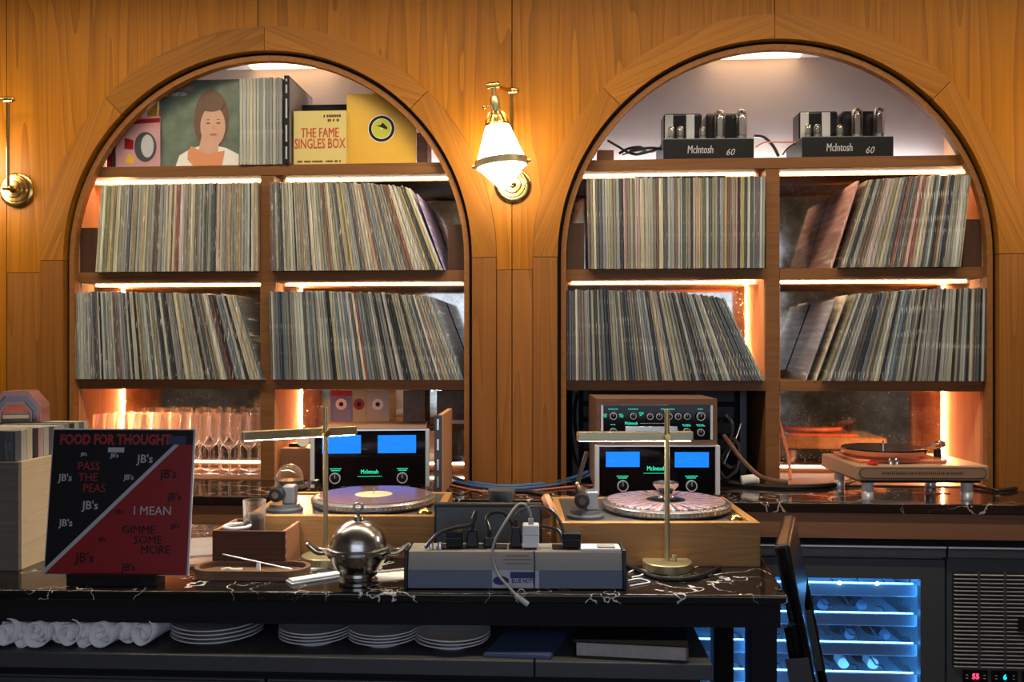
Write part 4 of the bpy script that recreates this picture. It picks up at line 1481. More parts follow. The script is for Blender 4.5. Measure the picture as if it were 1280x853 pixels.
# ------------------------------------------------------------------ small belt-drive turntable on the counter, right arch
a, b = atz(1085, 625, ZC), atz(1208, 625, ZC)
t = thing('slab_turntable', 'pale slab turntable on chrome legs on the counter, right arch', 'turntable', ((a.x + b.x) / 2 - 0.0, (a.y + b.y) / 2, ZC), rad(3))
kk = (b - a).length / 123.0
qx = lambda px: (px - 1146.5) * kk
qz = lambda py: (624 - py) * kk
bx0, bx1 = qx(1067), qx(1231)
obj('plinth', box(BM(), bx0, bx1, -0.025, 0.30, qz(599), qz(580)), M['slab'], t, bevel=0.006)
pl = []
for s in (1, -1):
    cxx = bx1 - 0.026 if s > 0 else bx0 + 0.026
    pl += ell(cxx, (qz(599) + qz(580)) / 2, 0.017, 0.017, 10, -PI / 2 if s > 0 else PI / 2, PI / 2 if s > 0 else 3 * PI / 2)
obj('label_border', blob(pl, -0.0262, -0.0252), M['walnutbox'], t)
pl2 = [(x * 0.985, (z - (qz(599) + qz(580)) / 2) * 0.86 + (qz(599) + qz(580)) / 2) for x, z in pl]
obj('label_plate', blob(pl2, -0.0268, -0.0262), M['slab'], t)
bm = BM()
u = qx(1098)
while u < qx(1198):
    l = RND.uniform(0.002, 0.005)
    box(bm, u, u + l, -0.0273, -0.0268, (qz(599) + qz(580)) / 2 - 0.004, (qz(599) + qz(580)) / 2 + 0.004)
    u += l + 0.003
obj('engraved_print', bm, M['walnutbox'], t)
obj('under_shelf', box(BM(), bx0 + 0.02, bx1 - 0.02, -0.01, 0.28, qz(599) - 0.008, qz(599)), M['black'], t)
for x, y in ((qx(1085), 0.0), (qx(1208), 0.0), (qx(1085), 0.25), (qx(1208), 0.25)):
    lg = obj('leg', lathe(BM(), [(0, 0), (0.017, 0), (0.018, 0.004), (0.018, 0.024), (0.0165, 0.026), (0.018, 0.028), (0.018, qz(599) - 0.008), (0, qz(599) - 0.008)], 22, (x, y, 0)), M['strap'], t, smooth=True)
zt_ = qz(580)
sub = obj('sub_plinth', box(BM(), bx0 + 0.03, qx(1190), 0.03, 0.27, zt_, zt_ + 0.012), M['acrylic'], t, bevel=0.004)
pt = obj('platter', lathe(BM(), [(0, 0), (0.13, 0), (0.132, 0.004), (0.132, 0.014), (0, 0.014)], 40, (qx(1125), 0.13, zt_ + 0.022)), M['acrylic'], t, smooth=True)
obj('felt_mat', lathe(BM(), [(0, 0.014), (0.130, 0.014), (0.130, 0.019), (0, 0.019)], 40, (qx(1125), 0.13, zt_ + 0.022)), M['vinyl'], pt)
obj('spindle', cyl(BM(), (qx(1125), 0.13, zt_ + 0.0), (qx(1125), 0.13, zt_ + 0.062), 0.0028, n=10), M['chrome'], pt)
for px in (1112, 1119.5):
    obj('motor_screw', lathe(BM(), [(0, 0), (0.007, 0), (0.007, 0.016), (0.004, 0.02), (0, 0.02)], 14, (qx(px), -0.01, zt_)), M['chrome'], t, smooth=True)
obj('red_pulley', lathe(BM(), [(0, 0), (0.016, 0), (0.016, 0.007), (0.01, 0.009), (0.01, 0.014), (0, 0.014)], 18, (qx(1090), -0.008, zt_)), mat('red_acrylic', (0.5, 0.03, 0.02), 0.15), t, smooth=True)
ap = obj('tonearm_pillar', lathe(BM(), [(0, 0), (0.02, 0), (0.02, 0.01), (0.012, 0.014), (0.012, 0.038), (0, 0.04)], 18, (qx(1190), 0.10, zt_)), M['black'], t, smooth=True)
obj('tonearm_tube', tube(BM(), [(qx(1196), 0.10, zt_ + 0.052), (qx(1185), 0.095, zt_ + 0.052), (qx(1170), 0.08, zt_ + 0.042), (qx(1158), 0.05, zt_ + 0.036)], 0.004, 8), M['chrome'], ap, smooth=True)
obj('counterweight', cyl(BM(), (qx(1190), 0.10, zt_ + 0.052), (qx(1198), 0.108, zt_ + 0.054), 0.014, n=16), M['chrome'], ap, bevel=0.002)
obj('headshell', hexa(BM(), [(qx(1152), 0.03, zt_ + 0.030), (qx(1164), 0.04, zt_ + 0.030), (qx(1164), 0.06, zt_ + 0.030), (qx(1152), 0.05, zt_ + 0.030),
                             (qx(1150), 0.03, zt_ + 0.042), (qx(1167), 0.04, zt_ + 0.042), (qx(1167), 0.06, zt_ + 0.042), (qx(1150), 0.05, zt_ + 0.042)]), M['black'], ap)
p = atz(1165, 617.5, ZC)
o = obj('orange_strip', box(BM(), -0.055, 0.06, 0, 0.02, 0, 0.003), M['acrylic'], loc=(p.x, p.y, ZC), rot=(0, 0, 0.05))
tag(o, 'thin orange strip lying under the slab turntable', 'strip')

# ------------------------------------------------------------------ cables on the counter
def cz(label, pts, r=0.004, m='rubber', **kw):
    """pts (px, py, lift) resting on the counter top"""
    return cable(label, [atz(a_, b_, ZC + max(l, r)) for a_, b_, l in pts], r, m, **kw)


cz('blue cable sagging along the foot of the pier, upper strand', [(566, 597, .01), (590, 604, .006), (630, 608, .006), (680, 605, .006), (715, 598, .02), (735, 590, .04)], 0.0065, 'bluecable')
cz('blue cable sagging along the foot of the pier, lower strand', [(568, 602, .006), (595, 608, .006), (640, 611, .006), (690, 607, .006), (720, 600, .012), (738, 594, .03)], 0.005, 'bluecable')
cz('orange cable trailing in front of the blue cables', [(560, 606, .004), (600, 614, .004), (650, 615, .004), (700, 610, .004), (742, 607, .006)], 0.0035, 'redcable')
cz('thin brown lead coiled near the upright case', [(560, 612, .003), (575, 618, .003), (590, 613, .003), (610, 618, .003), (640, 620, .003), (690, 617, .003)], 0.0025, 'case')
cpx('thick black cable drooping from behind the preamplifier to the counter', [(905, 545, .05), (915, 558, .0), (925, 572, -.02), (945, 592, -.06), (962, 600, -.1), (985, 603, -.12)], 0.008, 'case')
cz('long black power cable lying on the counter towards the slab turntable', [(900, 600, .02), (930, 606, .008), (985, 609, .008), (1040, 607, .008), (1075, 598, .02)], 0.0085)
cz('black cable running off the right edge of the counter', [(1215, 606, .01), (1235, 611, .008), (1255, 613, .008), (1285, 607, .008)], 0.0065)
cpx('copper-red cable hanging in the lower right bay', [(969, 490, .06), (971, 515, .06), (979, 545, .05), (986, 575, .03), (988, 600, .0)], 0.0055, 'redcable')
cpx('black lead hanging behind the left of the preamplifier', [(722, 492, .2), (718, 520, .2), (724, 555, .2), (740, 580, .18)], 0.006)
cpx('second black lead hanging behind the left of the preamplifier', [(714, 492, .22), (713, 530, .22), (718, 570, .2), (730, 596, .15)], 0.005)
cpx('black cables looped right of the preamplifier, upper loop', [(900, 530, .1), (908, 520, .08), (916, 535, .06), (910, 560, .05), (903, 575, .05), (915, 585, .04), (930, 575, .08)], 0.007)
cpx('black cables looped right of the preamplifier, lower loop', [(902, 555, .08), (914, 548, .06), (924, 560, .04), (922, 585, .03), (908, 598, .02), (900, 590, .04)], 0.007)
cpx('grey lead crossing the black loops right of the preamplifier', [(926, 530, .1), (920, 548, .06), (911, 566, .04), (905, 580, .04)], 0.003, 'steel')
p = at(933, 594, 0.1)
o = obj('white_connector', cyl(BM(), (-0.035, 0, 0.02), (0.025, 0, 0.028), 0.018, n=16), M['offwhite'], loc=(p.x, 0.02, ZC), bevel=0.004)
tag(o, 'short white connector barrel beside the black cable loops', 'connector')
# dark rack behind the preamplifier
t = thing('equipment_rack', 'black equipment rack in the shadow behind the preamplifier', 'rack', (at(825, 560, .2).x, 0.24, ZC))
for s in (-1, 1):
    obj('rack_post', box(BM(), s * 0.31 - 0.012, s * 0.31 + 0.012, 0, 0.1, 0, 0.322), M['graphite'], t)
obj('rack_panel', box(BM(), -0.298, 0.298, 0.03, 0.1, 0.0, 0.322), M['blackmatte'], t)
bm = BM()
for zz in (0.10, 0.16, 0.22, 0.28):
    box(bm, -0.28, 0.28, 0.02, 0.03, zz, zz + 0.04)
obj('rack_unit', bm, M['black'], t)

# ------------------------------------------------------------------ the black marble table
TR = rad(2.32)
PC = Vector((0.458, -1.178, ZT))
tb = thing('marble_table', 'long black table with a white-veined marble top in front', 'table', (PC.x, PC.y, 0.0), TR)
bm = BM()
prism(bm, [(-2.75, 0), (0, 0), (0.075, 0.72), (-2.75, 0.72)], ZT - 0.022, ZT, 'z')
obj('marble_top', bm, M['marble'], tb, bevel=0.006)
bm = BM()
prism(bm, [(-2.73, 0.012), (-0.012, 0.012), (0.06, 0.70), (-2.73, 0.70)], 0.828, ZT - 0.022, 'z')
obj('apron', bm, M['blackmatte'], tb)
for x, y in ((-0.045, 0.03), (0.0, 0.64), (-2.7, 0.03), (-2.7, 0.64)):
    obj('leg', box(BM(), x - 0.028, x + 0.028, y - 0.012, y + 0.045, 0.0, 0.828), M['blackmatte'], tb, bevel=0.003)
TI = Matrix.Translation((PC.x, PC.y, 0)) @ Matrix.Rotation(TR, 4, 'Z')


def t_local(v):
    return TI.inverted() @ v


# steel underbar cabinet below it
ZU = 0.775
ua, ub = atz(0, 815, ZU), atz(891, 831, ZU)
ru = math.atan2(ub.y - ua.y, ub.x - ua.x)
un = thing('underbar_cabinet', 'dark steel underbar cabinet with an open top under the table', 'cabinet', (ub.x, ub.y, 0.0), ru)
px668 = (atz(668, 829, ZU) - ub).length
obj('steel_top', box(BM(), -px668 + 0.001, 0.0, 0.0, 0.34, ZU - 0.034, ZU), M['graphite'], un, bevel=0.003)
obj('steel_top', box(BM(), -2.4, -px668 - 0.001, 0.0, 0.34, ZU - 0.034, ZU), M['graphite'], un, bevel=0.003)
obj('carcass', box(BM(), -2.38, -0.02, 0.03, 0.33, 0.05, ZU - 0.034), M['blackmatte'], un)
d0 = (atz(333, 848, ZU - 0.05) - ub).length
for x0, x1 in ((-2.35, -d0 - 0.60), (-d0 - 0.595, -d0 - 0.003), (-d0 + 0.003, -0.30), (-0.295, -0.025)):
    dw = obj('drawer', box(BM(), x0, x1, 0.012, 0.03, 0.56, ZU - 0.052), M['graphite'], un, bevel=0.002)
    obj('drawer_lip', box(BM(), x0 + 0.01, x1 - 0.01, 0.004, 0.012, ZU - 0.064, ZU - 0.056), M['graphite'], dw)

# rolled napkins
def napkin_mesh(seed):
    r_ = random.Random(seed)
    bm = BM()
    turns, N_, K = 2.6, 44, 7
    rows_ = []
    for s in range(K + 1):
        u = s / K
        y = 0.16 * u
        fl = 1.0 + 0.22 * (1 - u) ** 2 + 0.05 * math.sin(u * 9 + seed)
        ring = []
        for i in range(N_ + 1):
            a_ = 2 * PI * turns * i / N_ + seed
            rr = (0.006 + 0.020 * i / N_) * fl * (1 + 0.05 * math.sin(3 * a_ + seed))
            ring.append(bm.verts.new((rr * math.cos(a_) * 0.92, y + 0.012 * math.sin(a_ * 0.5 + seed) * (1 - u), rr * math.sin(a_) * 1.05)))
        rows_.append(ring)
    for A_, B_ in zip(rows_, rows_[1:]):
        for i in range(N_):
            bm.faces.new((A_[i], A_[i + 1], B_[i + 1], B_[i]))
    return to_mesh('rolled_napkin', bm, True, 80)


nlab = ['rolled white napkin cut by the left edge of the picture', 'second rolled white napkin from the left', 'third rolled white napkin from the left', 'fourth rolled white napkin from the left',
        'fifth rolled white napkin from the left', 'middle rolled napkin with a wide open end', 'third rolled white napkin from the plates', 'rolled white napkin with a round open end, second from the plates', 'rolled white napkin nearest the plate stacks']
nm = [napkin_mesh(s) for s in (0.3, 1.7, 3.1, 4.4)]
for m_ in nm:
    m_.materials.append(M['linen'])
for i, px in enumerate((2, 22, 42, 62, 82, 100, 123, 148, 174)):
    p = atz(px, 813, ZU)
    o = obj('rolled_napkin', nm[i % 4], None, loc=(p.x, p.y + 0.012 + 0.01 * (i % 2), ZU + 0.032), rot=(rad(4), RND.uniform(0, 6), rad(RND.uniform(-22, 6))))
    o.rotation_euler = (0, 0, rad(RND.uniform(-24, 4)))
    md = o.modifiers.new('cloth_thickness', 'SOLIDIFY')
    md.thickness = 0.0022
    tag(o, nlab[i], 'napkin', 'rolled napkins under the table')

# plates
bm = BM()
lathe(bm, [(0, 0.003), (0.045, 0.003), (0.046, 0.0), (0.052, 0.0), (0.054, 0.004), (0.075, 0.009), (0.100, 0.016), (0.100, 0.0185), (0.075, 0.0125), (0.052, 0.0075), (0, 0.0065)], 40)
pm = to_mesh('plate', bm, True, 50)
pm.materials.append(M['plate'])
stacks = [(257, 809, 1.0, 4, 'stack beside the napkins'), (384, 812, 0.80, 4, 'second stack from the napkins'), (473, 814, 0.78, 4, 'third stack from the napkins'), (561, 817, 0.82, 3, 'stack beside the blue folder')]
pos = {0: 'bottom', 1: 'second lowest', 2: 'third lowest', 3: 'topmost'}
for px, py, sc_, n, lb in stacks:
    p = atz(px, py, ZU)
    for k in range(n):
        o = obj('plate', pm, None, loc=(p.x + RND.uniform(-.002, .002), p.y + 0.05 * sc_ + 0.02, ZU + k * 0.0085 * sc_))
        o.scale = (sc_, sc_, 1.0)
        tag(o, f"{'topmost' if k == n - 1 else pos[k]} plate of the {lb}", 'plate', 'stacked plates under the table')

# blue folder and boxed book
pA, pB, pC2, pD = atz(604, 822, ZU), atz(688, 825, ZU), atz(712, 794, ZU), atz(632, 792, ZU)
o_ = (pA + pB) / 2
t = thing('blue_folder', 'flat dark blue folder lying beside the plate stacks', 'folder', (o_.x, o_.y, ZU))
bm = BM()
q = [v - o_ for v in (pA, pB, pC2, pD)]
prism(bm, [(v.x, v.y) for v in q], 0.0, 0.006, 'z')
obj('folder_cover', bm, mat('navy_card', (0.035, 0.06, 0.15), 0.45), t, bevel=0.001)
bm = BM()
q2 = [(v.x * 0.97, v.y * 0.97 + 0.001) for v in q]
prism(bm, q2, 0.006, 0.008, 'z')
obj('folder_sheet', bm, mat('navy_sheet', (0.045, 0.075, 0.18), 0.45), t)
pA, pB = atz(717, 826, ZU), atz(862, 832, ZU)
rzb = math.atan2(pB.y - pA.y, pB.x - pA.x)
t = thing('thick_book', 'thick dark-covered book lying flat at the cabinet end', 'book', (pA.x, pA.y + 0.02, ZU), rzb - 0.03)
w = (pB - pA).length
obj('page_block', box(BM(), 0.006, w - 0.004, 0.004, 0.20, 0.003, 0.031), mat('page_edges', (0.30, 0.29, 0.28), 0.8, var=0.2, vscale=90), t)
obj('lower_cover', box(BM(), 0, w, 0, 0.205, 0, 0.003), M['black'], t)
obj('upper_cover', box(BM(), 0, w, 0, 0.205, 0.031, 0.034), M['black'], t)
obj('spine', box(BM(), w - 0.004, w, 0, 0.205, 0.003, 0.031), M['case'], t)

# ------------------------------------------------------------------ DJ turntables
M['ttplate'] = mat('turntable_plate', (0.10, 0.095, 0.09), 0.35, 0.4)
M['strobe'] = mat('platter_edge', (0.55, 0.56, 0.58), 0.25, 0.9)


def dj_turntable(label, loc, rz, pxc, pyc, rec_mat, label_mat, extra):
    t = thing('dj_turntable', label, 'turntable', loc, rz)
    w, dp, h = 0.486, 0.37, 0.106
    obj('plinth_front', box(BM(), -w / 2, w / 2, 0, 0.022, 0, h), M['oakbox'], t, bevel=0.002)
    obj('plinth_back', box(BM(), -w / 2, w / 2, dp - 0.022, dp, 0, h), M['oakbox'], t, bevel=0.002)
    for s in (-1, 1):
        obj('plinth_side', box(BM(), min(s * w / 2, s * (w / 2 - 0.022)), max(s * w / 2, s * (w / 2 - 0.022)), 0.0225, dp - 0.0225, 0, h), M['oakbox'], t, bevel=0.002)
    obj('top_plate', box(BM(), -w / 2 + 0.023, w / 2 - 0.023, 0.023, dp - 0.023, 0.02, h - 0.004), M['ttplate'], t, bevel=0.002)
    c = (pxc, pyc, h - 0.004)
    pt = obj('platter', lathe(BM(), [(0, 0.004), (0.160, 0.004), (0.166, 0.010), (0.166, 0.020), (0.160, 0.024), (0, 0.024)], 72, c), M['strobe'], t, smooth=True)
    bm = BM()
    for k_ in range(90):
        a_ = 2 * PI * k_ / 90
        for zz in (0.0125, 0.0175):
            d = Vector((math.cos(a_), math.sin(a_), 0))
            q = Vector(c) + d * 0.1662 + Vector((0, 0, zz))
            tt = Vector((-d.y, d.x, 0)) * 0.0022
            u = Vector((0, 0, 0.0012))
            o_ = d * 0.0006
            vs = [bm.verts.new(v) for v in (q - tt - u, q + tt - u, q + tt + u, q - tt + u, q - tt - u + o_, q + tt - u + o_, q + tt + u + o_, q - tt + u + o_)]
            bm.faces.new(vs[4:8])
            bm.faces.new((vs[0], vs[1], vs[5], vs[4]))
            bm.faces.new((vs[2], vs[3], vs[7], vs[6]))
    obj('strobe_dots', bm, M['ttplate'], pt)['kind'] = 'stuff'
    # vinyl record is a thing of its own
    r = thing('vinyl_record', extra[0], 'record', (0, 0, 0))
    Mx = Matrix.Translation(loc) @ Matrix.Rotation(rz, 4, 'Z')
    r.location = Mx @ Vector((c[0], c[1], c[2] + 0.024))
    obj('disc', lathe(BM(), [(0, 0), (0.151, 0), (0.151, 0.0025), (0.148, 0.003), (0, 0.003)], 64), rec_mat, r)
    obj('paper_label', lathe(BM(), [(0, 0.003), (0.050, 0.003), (0.050, 0.0036), (0, 0.0036)], 36), label_mat, r)
    obj('spindle', cyl(BM(), (c[0], c[1], c[2] + 0.024), (c[0], c[1], c[2] + 0.042), 0.0036, n=10), M['chrome'], pt)
    # tonearm assembly
    bx, by, bz = -0.168, 0.085, h - 0.004
    ab = obj('tonearm_base', lathe(BM(), [(0, 0), (0.047, 0), (0.047, 0.008), (0.040, 0.012), (0.038, 0.020), (0, 0.020)], 32, (bx, by, bz)), M['graphite'], t, smooth=True)
    obj('tonearm_post', box(BM(), bx - 0.002, bx + 0.030, by - 0.02, by + 0.02, bz + 0.02, bz + 0.068), mat('tonearm_grey', (0.16, 0.165, 0.175), 0.35, 0.5), ab, bevel=0.005)
    cw = obj('counterweight', cyl(BM(), (bx - 0.012, by - 0.045, bz + 0.048), (bx - 0.010, by - 0.008, bz + 0.048), 0.0185, n=24), M['black'], ab, bevel=0.003)
    obj('weight_cap', cyl(BM(), (bx - 0.012, by - 0.048, bz + 0.048), (bx - 0.012, by - 0.045, bz + 0.048), 0.0085, n=16), M['chrome'], cw)
    obj('lift_lever', cyl(BM(), (bx - 0.012, by, bz + 0.06), (bx - 0.022, by - 0.01, bz + 0.088), 0.004, n=8), M['steel'], ab)
    obj('tonearm_tube', tube(BM(), [(bx - 0.010, by - 0.01, bz + 0.05), (bx + 0.0, by + 0.08, bz + 0.046), (bx + 0.02, by + 0.15, bz + 0.044), (bx + 0.005, by + 0.20, bz + 0.042), (bx + 0.02, by + 0.235, bz + 0.04)], 0.0045, 8), M['chrome'], ab, smooth=True)
    obj('headshell', box(BM(), bx + 0.012, bx + 0.030, by + 0.225, by + 0.265, bz + 0.034, bz + 0.044), M['black'], ab, bevel=0.002)
    if extra[1]:
        obj('stylus_light_arm', tube(BM(), [(bx - 0.02, by + 0.03, bz + 0.06), (bx - 0.012, by + 0.03, bz + 0.10), (bx + 0.006, by + 0.03, bz + 0.16)], 0.0055, 8), M['rubber'], ab, smooth=True)
    obj('adapter_puck', lathe(BM(), [(0, 0), (0.019, 0), (0.019, 0.003), (0.012, 0.012), (0.004, 0.016), (0, 0.016)], 20, (w / 2 - 0.045, 0.052, bz)), M['brass'], t, smooth=True)
    bm = BM()
    for s in (-1, 1):
        for y in (0.05, dp - 0.05):
            cyl(bm, (s * (w / 2 - 0.05), y, -0.0), (s * (w / 2 - 0.05), y, 0.001), 0.02, n=12)
    return t, Mx, c


def picture_disc():
    m, nt, b_, N, L = newmat('picture_disc')
    tc = N.new('ShaderNodeTexCoord')
    mp = N.new('ShaderNodeMapping')
    L.new(tc.outputs['Object'], mp.inputs[0])
    gr = N.new('ShaderNodeTexGradient')
    gr.gradient_type = 'RADIAL'
    L.new(mp.outputs[0], gr.inputs[0])
    mu = N.new('ShaderNodeMath')
    mu.operation = 'MULTIPLY'
    mu.inputs[1].default_value = 26
    L.new(gr.outputs['Fac'], mu.inputs[0])
    fr = N.new('ShaderNodeMath')
    fr.operation = 'FRACT'
    L.new(mu.outputs[0], fr.inputs[0])
    vo = N.new('ShaderNodeTexVoronoi')
    vo.inputs['Scale'].default_value = 55
    L.new(tc.outputs['Object'], vo.inputs[0])
    ad = N.new('ShaderNodeMath')
    ad.operation = 'MULTIPLY_ADD'
    ad.inputs[1].default_value = 0.5
    L.new(vo.outputs['Distance'], ad.inputs[0])
    L.new(fr.outputs[0], ad.inputs[2])
    rp = N.new('ShaderNodeValToRGB')
    rp.color_ramp.interpolation = 'CONSTANT'
    e = rp.color_ramp.elements
    e[0].color = (0.45, 0.42, 0.42, 1)
    e[1].position = 0.42
    e[1].color = (0.42, 0.08, 0.07, 1)
    q = e.new(0.68)
    q.color = (0.45, 0.42, 0.42, 1)
    q = e.new(0.90)
    q.color = (0.05, 0.05, 0.09, 1)
    L.new(ad.outputs[0], rp.inputs[0])
    L.new(rp.outputs[0], b_.inputs['Base Color'])
    b_.inputs['Roughness'].default_value = 0.3
    return m


fa, fb = atz(697, 709, ZT), atz(950, 709, ZT)
rzt = math.atan2(fb.y - fa.y, fb.x - fa.x)
tR, MR, cR = dj_turntable('right DJ turntable with a red and white picture disc', ((fa.x + fb.x) / 2, (fa.y + fb.y) / 2, ZT), rzt, 0.050, 0.190, picture_disc(), M['blackprint'],
                          ('red and white picture disc on the right turntable', True))
rl = atz(545, 645.5, ZT + 0.106)
lc = Vector((rl.x - 0.232, rl.y - 0.012, ZT))
tL, ML, cL = dj_turntable('left DJ turntable with a brown record, behind the silver dish', lc, rad(3.0), 0.045, 0.190, mat('brown_vinyl', (0.16, 0.085, 0.08), 0.16), mat('cream_label', (0.62, 0.56, 0.34), 0.5),
                          ('brown vinyl record with a cream label on the left turntable', False))
# record weight
v = MR @ Vector((cR[0], cR[1], cR[2] + 0.0276))
t = thing('record_weight', 'silver record weight standing on the picture disc', 'record weight', v)
obj('weight_body', lathe(BM(), [(0, 0), (0.022, 0), (0.024, 0.004), (0.022, 0.010), (0.016, 0.014), (0.018, 0.020), (0.033, 0.036), (0.034, 0.042), (0.028, 0.045), (0, 0.043)], 32), M['chrome'], t, smooth=True)
obj('weight_foot', lathe(BM(), [(0.024, 0.0), (0.036, 0.0), (0.036, 0.004), (0.024, 0.006)], 32), M['vinyl'], t, smooth=True)

# mixer between the turntables
p = atz(610, 708, ZT)
t = thing('dj_mixer', 'black DJ mixer between the turntables, seen from behind', 'mixer', (p.x, p.y, ZT), rad(3))
wm = (677 - 542) * 1.93e-3
prof = [(0.0, 0.006), (0.012, 0.146), (0.020, 0.150), (0.30, 0.085), (0.30, 0.006)]
obj('mixer_body', prism(BM(), prof, -wm / 2, wm / 2, 'x'), M['black'], t, bevel=0.003)
obj('rear_panel', hexa(BM(), [(-wm / 2 + 0.006, 0.001 - 0.003, 0.02), (wm / 2 - 0.006, 0.001 - 0.003, 0.02), (wm / 2 - 0.006, 0.003, 0.02), (-wm / 2 + 0.006, 0.003, 0.02),
                              (-wm / 2 + 0.006, 0.0105 - 0.003, 0.138), (wm / 2 - 0.006, 0.0105 - 0.003, 0.138), (wm / 2 - 0.006, 0.013, 0.138), (-wm / 2 + 0.006, 0.013, 0.138)]), M['graphite'], t)
for s in (-1, 1):
    for y in (0.03, 0.27):
        obj('foot', cyl(BM(), (s * (wm / 2 - 0.03), y, 0), (s * (wm / 2 - 0.03), y, 0.007), 0.012, n=12), M['rubber'], t)
for q_ in range(6):
    x = -0.09 + q_ * 0.036
    obj('jack_socket', lathe(BM(), [(0, 0.0), (0.007, 0), (0.007, 0.008), (0.004, 0.008), (0.004, 0.002), (0, 0.002)], 12, (x, 0.0, 0.05), Matrix.Rotation(PI / 2, 4, 'X')), M['steel'], t)
# headphones on the mixer
hp_ = Vector(t.location)
t = thing('headphones', 'headphones with orange pads resting behind the mixer', 'headphones', (hp_.x + 0.06, hp_.y + 0.09, ZT + 0.134), rad(3))
obj('ear_cup', lathe(BM(), [(0, -0.018), (0.03, -0.016), (0.036, 0.0), (0.034, 0.014), (0, 0.016)], 24, (-0.035, 0.02, 0.020)), M['graphite'], t, smooth=True)
obj('ear_pad', lathe(BM(), [(0.010, 0.0), (0.016, -0.012), (0.026, -0.010), (0.030, 0.0), (0.026, 0.010), (0.016, 0.012), (0.010, 0.0)], 24, (0.085, 0.02, -0.006), Matrix.Rotation(rad(65), 4, 'Y')), M['orangeprint'], t, smooth=True)
obj('head_band', tube(BM(), [(-0.035, 0.05, 0.02), (-0.02, 0.12, 0.012), (0.03, 0.15, 0.006), (0.075, 0.12, 0.002), (0.09, 0.05, 0.0)], 0.007, 8), M['black'], t, smooth=True)

# ------------------------------------------------------------------ power strip at the table edge
pa, pb = atz(505, 737, ZT), atz(783, 738, ZT)
rps = math.atan2(pb.y - pa.y, pb.x - pa.x)
wps = (pb - pa).length
kp = wps / 278.0
ps = thing('power_conditioner', 'grey and blue mains power strip with a BLUE NOTE sticker', 'power strip', ((pa.x + pb.x) / 2, (pa.y + pb.y) / 2, ZT), rps)
M['psgrey'] = mat('warm_grey_paint', (0.25, 0.235, 0.21), 0.5)
M['psblue'] = mat('blue_grey_paint', (0.11, 0.14, 0.20), 0.5)
hw = wps / 2 - 0.008
obj('housing', prism(BM(), [(0.0, 0.002), (0.0, 0.043), (0.012, 0.080), (0.095, 0.080), (0.095, 0.002)], -hw, hw, 'x'), M['psgrey'], ps, bevel=0.002)
obj('blue_panel', box(BM(), -hw + 0.001, hw - 0.001, -0.0012, 0.0002, 0.004, 0.043), M['psblue'], ps)
for s in (-1, 1):
    obj('end_cap', prism(BM(), [(-0.004, 0.0), (-0.004, 0.046), (0.010, 0.084), (0.099, 0.084), (0.099, 0.0)], min(s * hw, s * (hw + 0.008)), max(s * hw, s * (hw + 0.008)), 'x'), M['black'], ps, bevel=0.002)
lx_ = lambda px: (px - 644) * kp
lz_ = lambda py: (737 - py) * kp
st = obj('white_sticker', box(BM(), lx_(615.5), lx_(674), -0.0018, -0.0012, 0.004, 0.042), mat('sticker_paper', (0.42, 0.45, 0.52), 0.5), ps)
obj('navy_block', box(BM(), lx_(638), lx_(669), -0.0023, -0.0018, lz_(722.5), lz_(714.5)), M['blueprint'], st)
obj('navy_oval', prism(BM(), ell(lx_(626.5), lz_(725.5), 0.0175, 0.0095, 26), -0.0023, -0.0018), M['blueprint'], st)
lettering('BLUE NOTE', 0.0125, M['blueprint'], st, (lx_(654), -0.0021, lz_(726)), sx=0.76, bold=0.0004)
bm = BM()
for k, (u0, u1) in enumerate(((-0.02, 0.03), (-0.026, 0.036), (-0.022, 0.034))):
    zz = 0.071 - k * 0.008
    yy = 0.012 * (zz - 0.043) / 0.037
    hexa(bm, [(u0, yy - 0.0008, zz), (u1, yy - 0.0008, zz), (u1, yy + 0.0005, zz), (u0, yy + 0.0005, zz),
              (u0, yy - 0.0006, zz + 0.0012), (u1, yy - 0.0006, zz + 0.0012), (u1, yy + 0.0007, zz + 0.0012), (u0, yy + 0.0007, zz + 0.0012)])
obj('fine_print', bm, M['walnutbox'], ps)
for px in (552, 575, 599, 625, 644, 663, 700, 716):
    obj('outlet', box(BM(), lx_(px) - 0.015, lx_(px) + 0.015, 0.03, 0.075, 0.080, 0.083), M['black'], ps, bevel=0.001)
obj('switch_plate', box(BM(), lx_(727), lx_(777), 0.014, 0.06, 0.080, 0.086), M['white'], ps, bevel=0.001)
obj('rocker_switch', box(BM(), lx_(748), lx_(770), 0.02, 0.045, 0.086, 0.089), M['psgrey'], ps)
for px in (537, 548.5):
    obj('terminal_knob', lathe(BM(), [(0, 0), (0.0055, 0), (0.0055, 0.010), (0.0035, 0.016), (0, 0.016)], 12, (lx_(px), 0.03, 0.080)), M['alu'], ps, smooth=True)
PSM = Matrix.Translation(ps.location) @ Matrix.Rotation(rps, 4, 'Z')


def on_strip(name, label, cat, x, y=0.05, z=0.0832):
    return thing(name, label, cat, PSM @ Vector((x, y, z)), rps)


def lead(label, pts, r, m='rubber'):
    """(px, py, local y) in the power strip frame"""
    return cable(label, [PSM @ Vector((lx_(a_), c_, lz_(b_))) for a_, b_, c_ in pts], r, m)


def plug(label, px, w, h, m='black', taper=0.7, cord=None):
    t = on_strip('mains_plug', label, 'plug', lx_(px))
    bm = BM()
    hexa(bm, [(-w / 2, -0.015, 0), (w / 2, -0.015, 0), (w / 2, 0.015, 0), (-w / 2, 0.015, 0),
              (-w / 2 * taper, -0.015 * taper, h), (w / 2 * taper, -0.015 * taper, h), (w / 2 * taper, 0.015 * taper, h), (-w / 2 * taper, 0.015 * taper, h)])
    obj('plug_body', bm, M[m], t, bevel=0.003)
    obj('strain_relief', cyl(BM(), (0, 0, h), (0, 0, h + 0.016), 0.0055, 0.004, 10), M['rubber'], t)
    return t


